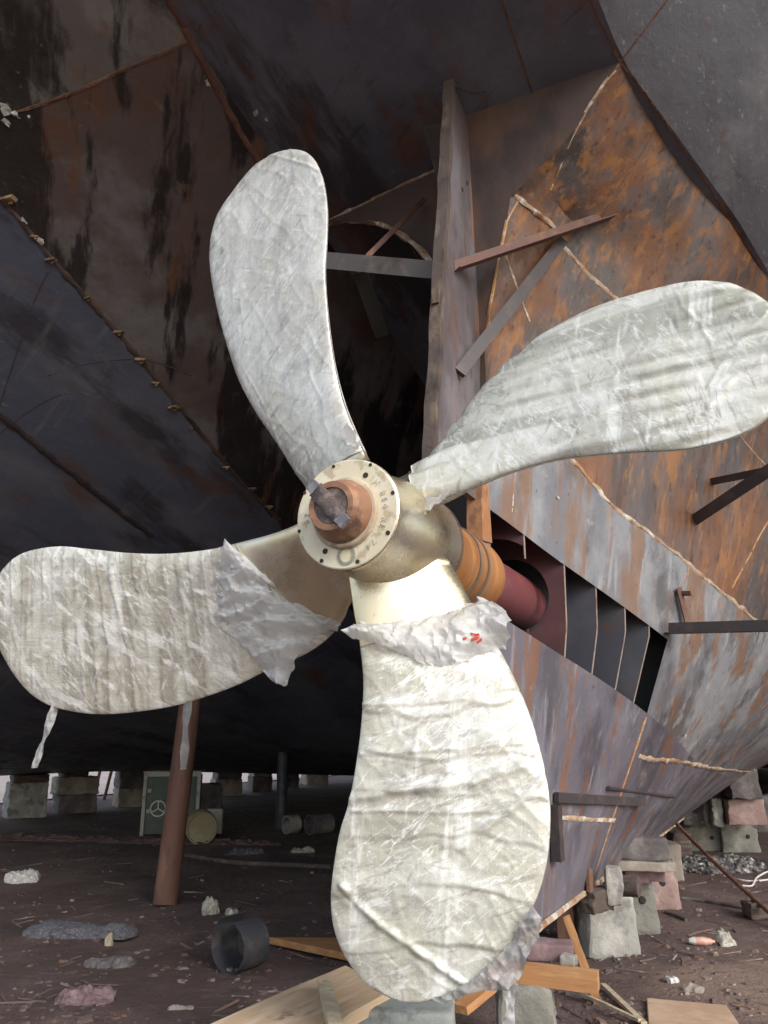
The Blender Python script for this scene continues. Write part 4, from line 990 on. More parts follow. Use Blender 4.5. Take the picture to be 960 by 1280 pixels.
vs, fs = strip('', '', '', [atD(69, 880, dd), atD(62, 905, dd), atD(52, 932, dd), atD(43, 960, dd)], .045)
link('film_strip', vs, fs, 'film_torn', BO['left'])

p0 = BL['low']['fn'](640, 1232); dd = depth(p0)
vs, fs = strip('', '', '', [atD(641, 1228, dd), atD(639, 1250, dd), atD(635, 1285, dd)], .05, seed=4)
link('film_strip', vs, fs, 'film_torn', BO['low'])
# ------------------------------------------------------------------ yard things
def chunk(name, label, cat, base, yaw, size, mat, taper=.0, rnd=.06, hole=False, rough=.022, group=None, cuts=7, parent=None, tilt=(0, 0)):
    """rough block: tapered profile (x,z) extruded along y; base = ground point under its centre"""
    w, dp, h = size; fr = Matrix.Translation(base) @ Matrix.Rotation(yaw, 4, 'Z') @ Matrix.Rotation(tilt[0], 4, 'X') @ Matrix.Rotation(tilt[1], 4, 'Y')
    bm = bmesh.new(); bmesh.ops.create_cube(bm, size=1)
    for v in bm.verts:
        f = 1 - taper * (v.co.z + .5); v.co = Vector((v.co.x * w * f, v.co.y * dp * (1 - taper * .5 * (v.co.z + .5)), (v.co.z + .5) * h))
    bmesh.ops.bevel(bm, geom=[e for e in bm.edges], offset=min(rnd * .55, .3 * min(size)), segments=2, affect='EDGES', profile=.5)
    bmesh.ops.subdivide_edges(bm, edges=[e for e in bm.edges if e.calc_length() > .35 * min(size)], cuts=cuts, use_grid_fill=True)
    sd = random.uniform(0, 50)
    for v in bm.verts:
        q = v.co * 7 + Vector((sd, 0, 0)); v.co += Vector((noise.noise(q), noise.noise(q + Vector((9, 0, 0))), noise.noise(q + Vector((0, 9, 0))))) * rough
        q = v.co * 24 + Vector((sd, 0, 0)); e_ = noise.noise(q * .6 + Vector((4, 4, 4))); v.co += Vector((noise.noise(q), noise.noise(q + Vector((3, 0, 0))), noise.noise(q + Vector((0, 3, 0))))) * rough * (.45 + 1.2 * max(0, e_))
    vs = [fr @ v.co for v in bm.verts]; fs = [tuple(v.index for v in f.verts) for f in bm.faces]; bm.free()
    if parent is not None: return link(name, vs, fs, mat, parent, autosmooth=40)
    o = link(name, vs, fs, mat, None, fr, autosmooth=28); tag(o, label, cat, group)
    if hole:
        c = fr @ Vector((w * .2, -dp * .5 * (1 - taper * .27) - .004, h * .56)); ax = (fr.to_3x3() @ Vector((0, -1, 0))).normalized()
        MB().lathe([(.010, .0005), (.010, .024), (.004, .030), (-.03, .032)], c, ax, 18).out('lifting_hole', 'hole', o)
    return o
YAW = math.atan2(SX.y, SX.x) - PI / 2     # aligned with the ship: local y = forward
KB = 'keel blocks along the right side of the skeg'
def sz(px, y, p): return px * depth(p) / 1000
# right-hand row
b = onG(768, 1198); b = b + Vector((-.02, .26, 0)); b.z = -.02
chunk('concrete_block', 'large pale grey concrete block at front of right row, under the keel', 'concrete block', b, YAW + .62, (.44, .46, .44), 'concrete', taper=.16, rnd=.05, group=KB)
b = onG(795, 1168) + Vector((0, .22, -.02)); chunk('concrete_block', 'greenish grey concrete block with lifting hole, second in right row', 'concrete block', b, YAW + .35, (.48, .44, .50), 'concrete_green', taper=.22, rnd=.08, hole=True, group=KB)
b = onG(822, 1138) + Vector((-.03, .25, -.02)); chunk('concrete_block', 'pink stained concrete block with lifting hole, third in right row', 'concrete block', b, YAW + .35, (.60, .50, .46), 'concrete_pink', taper=.2, rnd=.12, hole=True, group=KB)
b = onG(838, 1102) + Vector((-.05, .3, -.02)); chunk('concrete_block', 'grey concrete block with small hole, behind the pink block', 'concrete block', b, YAW + .35, (.52, .5, .40), 'concrete_tan', taper=.08, rnd=.05, hole=True, group=KB)
c1 = b + Vector((-.12, .1, .40)); chunk('concrete_block', 'rough grey concrete block topmost on the right row behind the pink block', 'concrete block', c1, YAW + .35, (.42, .4, .26), 'concrete', taper=.22, rnd=.06, group=KB)
# things wedged between blocks and keel
p = onG(746, 1180); p1 = W(2.55, .34, .43); chunk('timber_block', 'charred dark timber chunk wedged on the pale grey block under the keel', 'timber', onZ(755, 1147, .42) + Vector((0, .2, 0)), YAW + 1.2, (.26, .14, .15), 'wood_dark', rnd=.02, rough=.015)
chunk('stone', 'small pale grey rubble stone leaning beside the dark timber chunk', 'stone', onZ(773, 1134, .46) + Vector((0, .08, 0)), YAW + .3, (.11, .12, .25), 'concrete', rnd=.03, rough=.012)
o = MB().lathe([(-.10, .055), (-.10, .07), (-.02, .074), (.10, .068), (.10, .05)], onZ(787, 1122, .49) + Vector((0, .1, .06)), Vector((.85, -.5, 0)), 20, True, True).out('timber_offcut', 'wood_dark', None, onZ(787, 1122, .49)); tag(o, 'round dark log offcut lying on top of the greenish block', 'timber')
for (x, y, z, sx, lab) in ((800, 1104, .44, .19, 'purple brown brick, left of the pair on the pink block'), (822, 1103, .44, .17, 'purple brown brick, right of the pair on the pink block')):
    chunk('brick', lab, 'brick', onZ(x, y, z) + Vector((0, .12, 0)), YAW + .3, (sx, .2, .095), 'brick_purple', rnd=.012, rough=.004)
chunk('concrete_slab', 'long flat grey slab laid across the two purple bricks', 'slab', onZ(812, 1090, .54) + Vector((0, .14, 0)), YAW + .3, (.46, .26, .07), 'concrete_tan', rnd=.015, rough=.006)
chunk('timber_block', 'grey weathered timber block on the flat slab under the keel', 'timber', onZ(812, 1077, .615) + Vector((0, .16, 0)), YAW + .3, (.38, .22, .17), 'concrete_dark', rnd=.02, rough=.008)
# rusty post and timber stake
q = onG(722, 1196) + Vector((-.05, .1, 0)); fr = q
o = MB().box(q + Vector((0, 0, .26)), UX * .06, SX * .05, Vector((0, 0, .28))).out('steel_post', 'pipe_rust', None, q, smooth=False); tag(o, 'short brown rusty steel post under the keel behind the orange stake', 'post')
a = onG(748, 1254); bb = onZ(708, 1146, .52)
def beam(name, label, cat, a, b, w, th, mat, face, group=None, parent=None, tapered=1):
    a = Vector(a); b = Vector(b); t = (b - a).normalized(); n = (face - t * face.dot(t)).normalized(); s = t.cross(n); L_ = (b - a).length
    nn = 14; vs = []; fs = []; sd = random.uniform(0, 40)
    for i in range(nn):
        f = i / (nn - 1); p = a + t * L_ * f; ww = w * (1 + (tapered - 1) * f)
        for (x, y) in ((-1, -1), (-.4, -1), (.4, -1), (1, -1), (1, 1), (.4, 1), (-.4, 1), (-1, 1)):
            v = p + s * ww / 2 * x + n * th / 2 * y; vs.append(v + (s + n) * .006 * noise.noise(v * 9 + Vector((sd, 0, 0))))
    for i in range(nn - 1):
        for k in range(8): fs.append((i * 8 + k, i * 8 + (k + 1) % 8, i * 8 + 8 + (k + 1) % 8, i * 8 + 8 + k))
    fs += [tuple(range(8))[::-1], tuple((nn - 1) * 8 + k for k in range(8))]
    zr = Matrix((( t.x, s.x, n.x, a.x), (t.y, s.y, n.y, a.y), (t.z, s.z, n.z, a.z), (0, 0, 0, 1)))
    o = link(name, vs, fs, mat, parent, zr if parent is None else None, autosmooth=40)
    if parent is None: tag(o, label, cat, group)
    return o
beam('timber_stake', 'thin orange timber stake leaning up to the keel edge', 'stake', a, bb, .048, .025, 'wood_orange', TOC(a))
# near support: concrete base, board, purple block
b = onZ(668, 1232, .40) + Vector((-.02, .20, 0)); b.z = -.02
chunk('concrete_block', 'tall grey concrete block under the orange board by the lower blade tip', 'concrete block', b, YAW + .3, (.30, .36, .40), 'concrete_green', taper=.06, rnd=.04)
ba_ = onZ(640, 1216, .42) + Vector((0, .06, 0)); bb_ = onZ(752, 1232, .42) + Vector((0, .06, 0))
beam('board', 'orange brown board lying across the concrete block near the stake', 'board', ba_ + Vector((-.35, .05, .02)), bb_ + Vector((0, 0, .0)), .10, .085, 'wood_orange', Vector((0, 0, 1)))
chunk('firebrick', 'purple grey block on the orange board under the keel end', 'brick', onZ(692, 1204, .465) + Vector((0, .09, 0)), YAW + .25, (.25, .16, .085), 'brick_purple', rnd=.018, rough=.006)
chunk('stone', 'small grey stone on the orange board right of the purple block', 'stone', onZ(716, 1212, .465) + Vector((0, .08, 0)), YAW, (.08, .08, .05), 'concrete', rnd=.02, rough=.008)
# blue green block under the blade and dark boxes
b = onZ(500, 1262, .40) + Vector((0, .16, 0)); b.z = -.02
chunk('concrete_block', 'blue green painted concrete block right below the lower blade tip', 'concrete block', b, YAW + .32, (.52, .32, .41), 'blue_grey', rnd=.03, rough=.006)
beam('timber_wedge', 'orange timber offcut between the blue green block and the concrete block', 'timber', onZ(575, 1262, .35), onZ(612, 1232, .40), .08, .04, 'wood_orange', Vector((0, 0, 1)))
# wooden planks left of the blade tip
def slab_poly(name, label, cat, poly, z, th, mat, dirv=None):
    P = [onZ(x, y, z) for (x, y) in poly]; n = len(P); c = sum(P, Vector()) / n
    vs = P + [p - Vector((0, 0, th)) for p in P]
    fs = [tuple(range(n)), tuple(range(2 * n - 1, n - 1, -1))] + [(k, n + k, n + (k + 1) % n, (k + 1) % n) for k in range(n)]
    bm = bmesh.new(); bv = [bm.verts.new(v) for v in vs]
    for f in fs: bm.faces.new([bv[i] for i in f])
    bmesh.ops.recalc_face_normals(bm, faces=bm.faces); bmesh.ops.bevel(bm, geom=list(bm.edges), offset=.006, segments=1, affect='EDGES')
    bm.verts.index_update(); vs = [v.co.copy() for v in bm.verts]; fs = [tuple(v.index for v in f.verts) for f in bm.faces]; bm.free()
    t = (dirv or (P[1] - P[0])).normalized(); s = Vector((0, 0, 1)).cross(t).normalized(); b0 = c - Vector((0, 0, th))
    fr = Matrix(((t.x, s.x, 0, b0.x), (t.y, s.y, 0, b0.y), (0, 0, 1, b0.z), (0, 0, 0, 1)))
    return tag(link(name, vs, fs, mat, None, fr, smooth=False), label, cat)
slab_poly('plank', 'wide pale sawn plank running in under the lower blade', 'plank', [(205, 1305), (350, 1240), (432, 1206), (492, 1237), (440, 1266), (380, 1310)], .42, .06, 'wood_pale')
# trestle blocks carrying the plank
b = onZ(330, 1290, .36) + Vector((.05, .0, 0)); b.z = -.02
chunk('timber_block', 'dark timber block carrying the near end of the wide plank', 'timber', b, YAW, (.3, .3, .38), 'wood_dark', rnd=.02)
beam('timber_offcut', 'short grey cream split timber lying across the wide plank', 'timber', onZ(424, 1306, .45), onZ(405, 1229, .455), .06, .045, 'wood_grey', Vector((0, 0, 1)))
wz = onG(336, 1172)
slab_poly('timber_wedge', 'brown tapering timber plank behind the lower blade, left of the tip', 'plank', [(334, 1171), (430, 1172), (470, 1178), (470, 1200), (424, 1190)], .07, .05, 'wood_orange')
slab_poly('plywood_sheet', 'square dusty plywood sheet on the ground in the right foreground', 'plywood', [(808, 1247), (908, 1256), (945, 1310), (812, 1310)], .035, .018, 'plywood')
beam('batten', 'thin pale timber batten on the ground left of the plywood sheet', 'batten', onG(755, 1238) + Vector((0, 0, .03)), onG(806, 1285) + Vector((0, 0, .02)), .035, .02, 'wood_grey', Vector((0, 0, 1)))
beam('batten', 'thin grey batten crossing in front of the orange stake foot', 'batten', onG(700, 1240) + Vector((0, 0, .05)), onG(800, 1283) + Vector((0, 0, .03)), .022, .018, 'wood_grey', Vector((0, 0, 1)))
# far right supports
FB = 'far blocks on the right under the hull'
def fblock(x, y, w, h, lab, mat, z0=0, dy=.25, hole=False, d_=.5, cat='concrete block', name='concrete_block'):
    p = onZ(x, y, z0); p = p + Vector((0, dy, 0)); p.z = z0 - (.02 if z0 == 0 else 0)
    return chunk(name, lab, cat, p, YAW + .35, (w * depth(p) / 1000, d_, h), mat, taper=.06, rnd=.04, hole=hole, group=FB)
fblock(884, 1064, 46, .36, 'greenish concrete block, left in the far right row', 'concrete_green', hole=True)
fblock(930, 1066, 44, .42, 'dark greenish concrete block, right in the far right row', 'concrete_green', hole=True)
fblock(868, 1034, 22, .20, 'dark squat concrete block on the left far block', 'concrete_dark', .35)
fblock(938, 1032, 46, .34, 'pink brown concrete block on top of the right far block', 'concrete_pink', .42)
fblock(893, 1036, 8, .40, 'narrow pale concrete post standing on the far right row', 'concrete', .36, d_=.12, name='concrete_post', cat='post')
fblock(906, 1036, 14, .38, 'grey green upright block between pale post and pink block', 'concrete_green', .38, d_=.2)
fblock(936, 999, 36, .40, 'dark concrete block topmost on the far right stack', 'concrete_dark', .77)
fblock(966, 1040, 40, .6, 'grey concrete block at the far right edge of the picture', 'concrete_dark')
fblock(858, 1080, 22, .40, 'brown timber block beside the foot of the leaning pole', 'wood_dark', name='timber_block', cat='timber')
a = onG(978, 1162) + Vector((0, 0, .05)); bq = onZ(842, 1026, .62)
o = MB().tube([a.lerp(bq, i / 11) + Vector((0, 0, -.03 * math.sin(PI * i / 11))) for i in range(12)], .022, 10).out('steel_pole', 'pipe_rust', None, a); tag(o, 'long thin brown steel pole leaning from the right ground to the keel', 'pole')
p = onG(948, 1148); chunk('timber_block', 'dark brown block under the foot of the leaning pole', 'timber', p, YAW + .5, (.22, .2, .14), 'wood_dark', rnd=.02)

# left-hand rusty prop
pb = onG(206, 1131); pt = W(suz(pb)[0] + .55, suz(pb)[1] - .16, 0); pt.z = zhull(suz(pt)[0], suz(pt)[1]) + .04
pole = MB().lathe([(0, .118), (.02, .118), ((pt - pb).length, .118)], pb, pt - pb, 32, True, True).out('support_pipe', 'pipe_rust', None, Matrix.Translation(pb)); tag(pole, 'thick brown rusty steel pipe propping up the hull bottom on the left', 'pipe')
pp = onS(234, 880, suz(pb)[0] - .13)
dd = depth(pb) - .13
vs, fs = strip('', '', '', [atD(236, 872, dd), atD(232, 905, dd), atD(231, 935, dd), atD(229, 962, dd)], .085, seed=2)
o = link('film_strip', vs, fs, 'film_torn', None, Matrix.Translation(atD(236, 872, dd))); tag(o, 'ragged white plastic film strip hanging on the rusty prop pipe', 'plastic film')
pb2 = onG(351, 1036); s_, u_, _z = suz(pb2)
o = MB().lathe([(0, .10), (zhull(s_, u_) + .03, .10)], pb2, Vector((0, 0, 1)), 20, True, True).out('support_pipe', 'pipe_dark', None, pb2); tag(o, 'thin dark steel prop far back under the hull beside the small pipe sections', 'pipe')

# port block stacks along the bilge
PB = 'block stacks along the far left edge of the hull'
def stack(x, y, wpx, parts, yaw=.2):
    p = onZ(x, y, 0); p = p + Vector((0, .35, 0)); z = -.02; dd = depth(p)
    for (h, wf, mat, lab, off) in parts:
        q = Vector((p.x + off * wpx * dd / 1000, p.y, z))
        nmx = 'timber_wedge' if mat == 'wood_dark' else 'concrete_block'
        chunk(nmx, lab, 'timber' if mat == 'wood_dark' else 'concrete block', q, yaw, (wpx * wf * dd / 1000, .7, h), mat, taper=.03, rnd=.05, rough=.03, group=PB); z += h - .004
stack(20, 1023, 46, [(.70, 1, 'concrete', 'tall pale concrete slab block at the far left edge', 0), (.16, .9, 'wood_dark', 'dark timber packing on the pale slab at far left edge', .05)], .55)
stack(84, 1017, 46, [(.40, 1, 'concrete_dark', 'dark rounded block at the bottom of the second stack from left', 0), (.36, 1.08, 'concrete_tan', 'tan block in the middle of the second stack from left', -.02), (.12, .6, 'wood_dark', 'dark timber packing topping the second stack from left', -.1)], .6)
stack(156, 1009, 38, [(.44, .95, 'concrete_tan', 'tan block at the bottom of the stack left of the green cabinet', 0), (.40, 1.02, 'concrete_dark', 'dark block in the stack left of the green cabinet', .05), (.12, .7, 'wood_dark', 'dark packing topping the stack left of the green cabinet', .05)], .5)
stack(279, 995, 35, [(.46, 1, 'concrete_tan', 'tan bottom block of the stack right of the rusty prop', 0), (.36, .9, 'concrete_dark', 'grey upper block of the stack right of the rusty prop', .02), (.12, .6, 'wood_dark', 'dark packing on the stack right of the rusty prop', .02)], .4)
stack(322, 990, 26, [(.46, 1, 'concrete_dark', 'dark bottom block of the fifth stack from left', 0), (.38, .9, 'concrete_tan', 'tan upper block of the fifth stack from left', 0)], .4)
stack(358, 986, 22, [(.5, 1, 'concrete_dark', 'grey bottom block of the narrow sixth stack', 0), (.36, .9, 'concrete_dark', 'grey top block of the narrow sixth stack', 0)], .4)
stack(392, 981, 24, [(.5, 1.2, 'concrete_tan', 'brown bottom block of the farthest stack on the left side', 0), (.4, .9, 'concrete_dark', 'dark top block of the farthest stack on the left side', .1)], .4)
for (x, yb, xt, yt, lab) in ((116, 1000, 126, 960, 'thin brown rod leaning under the hull, left of the pair'), (130, 1000, 141, 957, 'thin brown rod leaning under the hull, right of the pair')):
    a = onZ(x, yb, 0.0); t_ = depth(a); bq = atD(xt, yt, t_)
    o = MB().tube([a, a.lerp(bq, .5), bq], .04, 8).out('steel_rod', 'pipe_rust', None, a); tag(o, lab, 'rod', 'leaning rods')
a = onZ(54, 1003, 0); a = a + Vector((0, -.4, 0)); rr = .2
o = MB().lathe([(-.06, .12), (-.07, .2), (0, .235), (.07, .2), (.06, .12)], a + Vector((0, 0, .235)), Vector((.5, -1, 0)), 28).out('tyre', 'rubber', None, a); tag(o, 'small black tyre standing between the first two left stacks', 'tyre')

# green cabinet
cb = onZ(208, 1046, 0); dd = depth(cb); cy = .12
cfr = Matrix.Translation(cb + Vector((0, .3, 0))) @ Matrix.Rotation(cy, 4, 'Z')
cab = empty('steel_cabinet', 'faded green steel cabinet with pale frame and white handwheel, behind the rusty prop', 'cabinet', cfr)
cx, cyv, cz = [cfr.to_3x3() @ v for v in (Vector((1, 0, 0)), Vector((0, 1, 0)), Vector((0, 0, 1)))]
def C_(x, y, z): return cfr @ Vector((x, y, z))
MB().box(C_(0, 0, .5), cx * .44, cyv * .28, cz * .46).out('body', 'green', cab, smooth=False)
for sx in (-.44, .44): MB().box(C_(sx, -.285, .48), cx * .028, cyv * .028, cz * .50).out('corner_post', 'trim', cab, smooth=False)
MB().box(C_(0, -.285, .975), cx * .47, cyv * .03, cz * .03).out('top_rail', 'trim', cab, smooth=False)
MB().box(C_(0, 0, 1.015), cx * .48, cyv * .32, cz * .012).out('lid', 'trim', cab, smooth=False)
dr = MB().box(C_(0, -.287, .5), cx * .38, cyv * .008, cz * .42).out('door', 'green', cab, smooth=False)
for z in (.30, .62): MB().box(C_(-.36, -.30, z + .1), cx * .03, cyv * .012, cz * .03).out('hinge', 'trim', dr, smooth=False)
wc = C_(-.20, -.31, .44); mb = MB()
mb.tube([wc + cx * .12 * math.cos(2 * PI * k / 32) + cz * .12 * math.sin(2 * PI * k / 32) for k in range(33)], .012, 8, cap=False)
for k in range(3):
    th = PI / 2 + 2 * PI * k / 3; mb.tube([wc, wc + (cx * math.cos(th) + cz * math.sin(th)) * .12], .011, 6)
mb.out('handwheel', 'white_metal', dr)
o = MB().tube([C_(.0, -.1, 1.03), C_(.03, -.1, 1.15), C_(.16, -.1, 1.24)], .015, 6).out('bent_wire', 'pipe_dark', cab)
# drum, box and small bits by the cabinet
db = onZ(248, 1058, 0) + Vector((0, .15, 0))
dru = empty('drum', 'dull yellow drum lying on its side right of the rusty prop', 'drum', Matrix.Translation(db))
dc = db + Vector((0, 0, .24)); dax = Vector((.25, -1, 0)).normalized()
MB().lathe([(-.55, .0), (-.55, .22), (-.53, .24), (-.2, .235), (-.19, .245), (-.16, .245), (-.15, .235), (.0, .24), (.02, .235), (.02, .215), (-.01, .21)], dc, dax, 40).out('drum_body', 'olive', dru, auto=30)
MB().lathe([(-.012, .212), (-.012, .001)], dc, dax, 40).out('drum_lid', 'olive', dru)
chunk('concrete_block', 'dim grey concrete block behind the yellow drum', 'concrete block', onZ(247, 1030, 0) + Vector((0, .5, -.02)), .3, (.62, .5, .72), 'concrete_dark', rnd=.06, rough=.02)
sp = onZ(268, 1036, .12); o = MB().box(sp + Vector((0, 0, .12)), Vector((.13, -.03, 0)), Vector((.005, .02, 0)), Vector((0, 0, .19))).out('sign_plate', 'trim', None, sp, smooth=False); tag(o, 'small pale rectangular plate standing beside the yellow drum', 'plate')
sp.z = 0
for (x, y, lab, r, l) in ((357, 1043, 'short pale pipe section under the hull, left of the pair', .15, .22), (386, 1044, 'short wide pipe section under the hull, right of the pair', .16, .42)):
    a = onZ(x, y, 0); ax = Vector((.75, .6, 0)).normalized()
    o = MB().lathe([(0, r * .85), (0, r), (l, r), (l, r * .85), (0, r * .85)], a + Vector((0, 0, r)), ax, 28).out('pipe_section', 'trim' if x < 370 else 'concrete_dark', None, a); tag(o, lab, 'pipe section', 'short pipe sections')
# cut pipe ring in the left foreground
a = onG(283, 1218); r = .165
ax = Vector((.62, .85, 0)).normalized(); c = a + Vector((0, 0, r)); sdv = Vector((0, 0, 1)).cross(ax); vs = []; fs = []; seg = 44
for k in range(seg + 1):
    th = math.radians(100 + 325 * k / seg)
    rr = r * (1 + (.25 * ((k / seg - .88) / .12) if k / seg > .88 else 0))
    for (x, q) in ((0, 1), (.25, 1), (.25, .975), (0, .975)): vs.append(c + ax * (x + .01 * noise.noise(Vector((k * .4, x, 0)))) + (sdv * math.cos(th) + Vector((0, 0, math.sin(th)))) * rr * q)
for k in range(seg):
    for i in range(4): fs.append((4 * k + i, 4 * k + (i + 1) % 4, 4 * k + 4 + (i + 1) % 4, 4 * k + 4 + i))
fs += [(0, 1, 2, 3)[::-1], tuple(4 * seg + i for i in range(4))]
tag(link('cut_pipe_ring', vs, fs, 'pipe_dark', None, a, autosmooth=35), 'short dark cut pipe with a bent split edge on the left foreground ground', 'pipe')
# crumpled mat
def lump(name, label, cat, px, py, L_, Wd, H, yaw, mat, rough=.03, n=48, m=24, seed=0, flat=1, spikes=0):
    b = onG(px, py) + Vector((0, Wd * .4, 0)); vs = []; fs = []
    ct, st_ = math.cos(yaw), math.sin(yaw)
    for i in range(n):
        for j in range(m):
            x = -1 + 2 * i / (n - 1); th = PI * j / (m - 1); e = max(0, 1 - abs(x) ** 5) ** .5
            y = math.cos(th) * Wd / 2 * e; z = math.sin(th) ** flat * H * e; xx = x * L_ / 2
            q = Vector((xx, y, z)) * 6 + Vector((seed, 0, 0))
            f = 1 + .5 * noise.noise(q)
            rr_ = (1 - abs(noise.noise(q * 3)) * 2) * rough + rough * .6 * noise.noise(q * 7)
            y = y * f + rr_ * math.cos(th); z = max(-.01, z * (1 + .4 * noise.noise(q + Vector((7, 0, 0)))) + rr_ * math.sin(th)); xx += rough * noise.noise(q * 2 + Vector((3, 3, 0)))
            vs.append(b + Vector((xx * ct - y * st_, xx * st_ + y * ct, z - .005)))
    for i in range(n - 1):
        for j in range(m - 1): fs.append((i * m + j, i * m + j + 1, (i + 1) * m + j + 1, (i + 1) * m + j))
    return tag(link(name, vs, fs, mat, None, b, autosmooth=24), label, cat)
lump('rolled_mat', 'long grey woven mat lying rolled on the left ground', 'mat', 94, 1172, .98, .30, .085, -.05, 'mat_grey', .014)
lump('plastic_scrap', 'white crumpled plastic bag on the ground at the far left', 'plastic bag', 24, 1103, .36, .2, .09, .2, 'white_plastic', .03, seed=4)
lump('paper_scrap', 'crumpled pale wrapper on the ground above the cut pipe ring', 'wrapper', 262, 1143, .16, .12, .11, .3, 'foil', .03, 24, 14, seed=6)
lump('paper_scrap', 'small flat pale scrap just right of the crumpled wrapper', 'wrapper', 289, 1144, .13, .1, .04, .1, 'foil', .02, 24, 14, seed=16)
lump('bone', 'small knobbly cream lump beside the grey mat', 'scrap', 135, 1182, .07, .06, .09, .2, 'wood_grey', .02, 16, 12, seed=7)
lump('bent_sheet', 'flat pale strip scrap on the ground in the lower left', 'scrap', 225, 1262, .16, .05, .02, .1, 'concrete_tan', .008, 20, 10, seed=8)
lump('plastic_scrap', 'thin flat grey sheet scrap left of the strip scrap', 'scrap', 135, 1208, .38, .14, .035, -.05, 'concrete_dark', .02, 30, 14, seed=9)
lump('cloth_scrap', 'dark red crumpled cloth on the ground at lower left', 'cloth', 100, 1255, .36, .2, .05, .1, 'brick_purple', .03, 30, 14, seed=12)
lump('plastic_scrap', 'pale torn sheet on the dark ground below the yellow drum', 'scrap', 308, 1068, .5, .2, .05, .0, 'mat_grey', .03, 30, 14, seed=13)
lump('plastic_scrap', 'flat white scrap below the short pipe sections', 'scrap', 378, 1066, .34, .14, .04, .0, 'foil', .03, 24, 12, seed=14)
lump('earth_ridge', 'low brown ridge of swept soil across the left yard', 'soil ridge', 100, 1052, 6.5, .35, .035, -.16, 'ground', .05, 90, 16, seed=3)
o = lump('rubbish_pile', None, None, 905, 1090, 1.2, .7, .10, .1, 'rubbish', .05, 60, 30, seed=21); o['kind'] = 'stuff'
# squashed bottle
a = onG(884, 1182); bt = empty('plastic_bottle', 'pink and white squashed bottle on the right ground', 'bottle', Matrix.Translation(a))
dx = Vector((1, -.15, 0)).normalized(); c = a + Vector((0, 0, .03))
MB().lathe([(-.13, .004), (-.125, .018), (-.10, .028), (-.02, .032), (.03, .022), (.045, .012), (.06, .012)], c, dx, 20, False, True).out('bottle_body', 'pink_plastic', bt)
MB().lathe([(-.135, .0), (-.135, .016), (-.10, .0285), (-.085, .030)], c, dx, 20).out('bottle_base', 'white_plastic', bt)
lump('plastic_scrap', 'crumpled greenish white bag piece right of the pink bottle', 'plastic bag', 906, 1182, .13, .1, .09, .5, 'foil', .03, 24, 14, seed=31)
lump('paper_scrap', 'pale paper scrap on the ground left of the plywood corner', 'paper', 842, 1228, .10, .06, .025, .2, 'white_plastic', .015, 20, 10, seed=32)
lump('stone', 'brown stone on the ground right above the plywood sheet', 'stone', 868, 1240, .14, .08, .04, -.5, 'concrete_tan', .015, 20, 10, seed=33)
# cables and hoses
def cable(name, label, cat, pts, r, mat, raise_=0):
    P = [onG(p.x, p.y) + Vector((0, 0, r * .7)) for p in poly_interp(pts, 40)]
    return tag(MB().tube(P, r, 8).out(name, mat, None, P[0]), label, cat)
cable('hose', 'dark hose lying straight across the left yard behind the rusty prop', 'hose', [(232, 1071), (290, 1080), (350, 1083), (414, 1086)], .03, 'cable')
cable('hose', 'thin brown hose curving on the right ground behind the pink block', 'hose', [(848, 1124), (880, 1128), (910, 1133), (932, 1137)], .018, 'cable')
cable('hose', 'short bent brown hose right of the greenish block', 'hose', [(832, 1142), (845, 1146), (858, 1152)], .016, 'cable')
cable('cord', 'white twine lying loose at the right edge of the ground', 'cord', [(928, 1108), (940, 1108), (946, 1098), (962, 1090), (980, 1092)], .011, 'rope')
cable('wire', 'thin pale wire on the ground beside the rubbish pile', 'wire', [(905, 1096), (935, 1102), (965, 1100)], .010, 'rope')
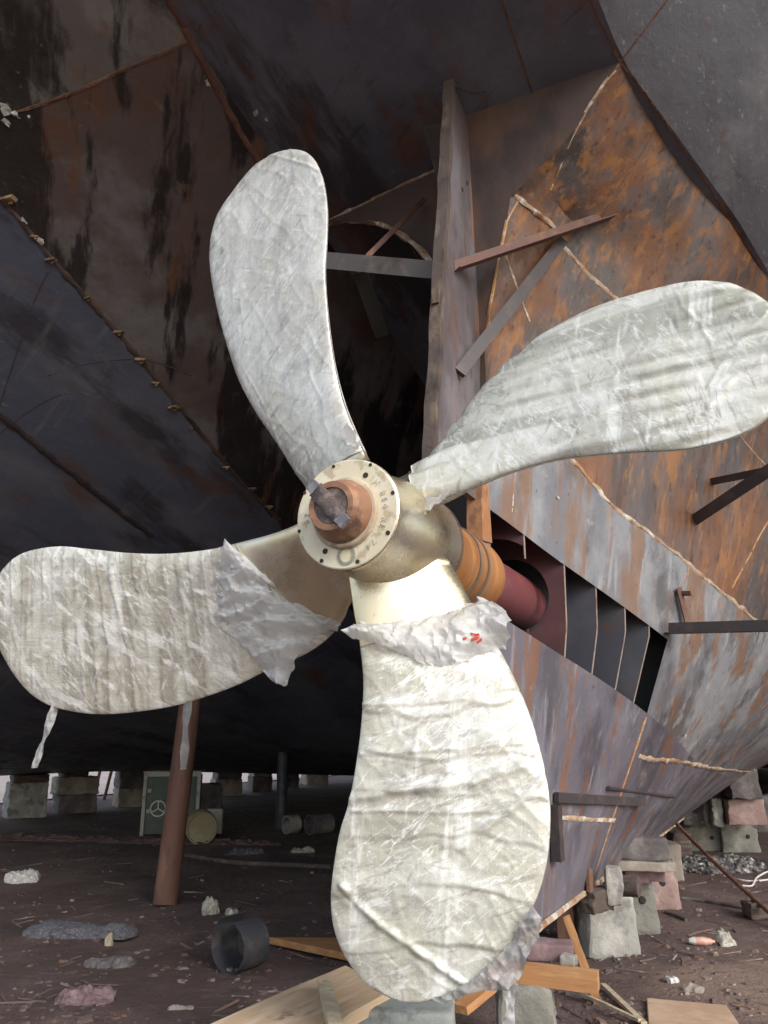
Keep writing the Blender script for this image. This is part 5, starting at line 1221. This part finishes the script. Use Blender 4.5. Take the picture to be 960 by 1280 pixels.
# scattered chips
def chips():
    vs = []; fs = []
    def one(p, r):
        n0 = len(vs); h = r * random.uniform(.2, .6); k = 5; a0 = random.uniform(0, 6)
        for i in range(k):
            th = a0 + 2 * PI * i / k; rr = r * random.uniform(.5, 1.2); vs.append(p + Vector((math.cos(th) * rr, math.sin(th) * rr, -.004)))
        for i in range(k):
            q = vs[n0 + i]; vs.append(p + (q - p) * .7 + Vector((0, 0, h * random.uniform(.5, 1.3))))
        fs.append(tuple(n0 + k + i for i in range(k)))
        for i in range(k): fs.append((n0 + i, n0 + (i + 1) % k, n0 + k + (i + 1) % k, n0 + k + i))
    def stick(p):
        n0 = len(vs); a = random.uniform(0, PI); l = random.uniform(.03, .14); w_ = random.uniform(.003, .008); dv = Vector((math.cos(a), math.sin(a), random.uniform(-.05, .12))); sv_ = Vector((-math.sin(a), math.cos(a), 0)) * w_
        for e in (-1, 1):
            for (y, z) in ((-1, .0), (1, .0), (0, 1.6)): vs.append(p + dv * l * e + sv_ * y + Vector((0, 0, w_ * z + .004)))
        fs.extend([(n0, n0 + 1, n0 + 4, n0 + 3), (n0 + 1, n0 + 2, n0 + 5, n0 + 4), (n0 + 2, n0, n0 + 3, n0 + 5), (n0, n0 + 2, n0 + 1), (n0 + 3, n0 + 4, n0 + 5)])
    for _ in range(280):
        px, py = (random.uniform(660, 1000) if random.random() < .6 else random.uniform(-20, 440)), 1030 + 250 * random.random()
        p = onG(px, py)
        if noise.noise(p * .9 + Vector((4, 0, 0))) > -.1: stick(p)
    for _ in range(5200):
        if random.random() < .55: px, py = random.uniform(640, 1000), 1010 + 300 * random.random() ** 1.0
        else: px, py = random.uniform(-30, 480), 1010 + 290 * random.random()
        p = onG(px, py)
        if noise.noise(p * 1.3) < -.15: continue
        one(p, random.choice((.006, .008, .01, .012, .018, .03)) * random.uniform(.7, 1.4))
    tag(link('gravel_litter', vs, fs, 'chips', smooth=False), kind='stuff')
chips()

# ------------------------------------------------------------------ light
w = bpy.data.worlds.new('World'); scene.world = w; w.use_nodes = True; nt = w.node_tree
sky = nt.nodes.new('ShaderNodeTexSky'); sky.sky_type = 'NISHITA'; sky.sun_disc = False
EL, AZ = math.radians(33), math.radians(140)     # AZ: compass-style angle of the sun from +Y clockwise
sky.sun_elevation = EL; sky.sun_rotation = AZ; sky.air_density = 1.2; sky.dust_density = 2; sky.ozone_density = 1
bg = nt.nodes['Background']; hs = nt.nodes.new('ShaderNodeHueSaturation'); hs.inputs['Saturation'].default_value = .55; nt.links.new(sky.outputs[0], hs.inputs['Color']); nt.links.new(hs.outputs[0], bg.inputs[0]); bg.inputs[1].default_value = .15
sd = bpy.data.lights.new('sun', 'SUN'); sd.energy = 1.2; sd.angle = math.radians(28); sd.color = (1, .975, .94)
so = bpy.data.objects.new('sun', sd); col.objects.link(so)
dirv = Vector((math.sin(AZ) * math.cos(EL), math.cos(AZ) * math.cos(EL), math.sin(EL)))
so.rotation_euler = dirv.to_track_quat('Z', 'Y').to_euler()
vsn = scene.view_settings; vsn.view_transform = 'Standard'; vsn.look = 'None'; vsn.gamma = 1; vsn.use_curve_mapping = False; vsn.exposure = .78
scene.cycles.max_bounces = 8; scene.cycles.diffuse_bounces = 4
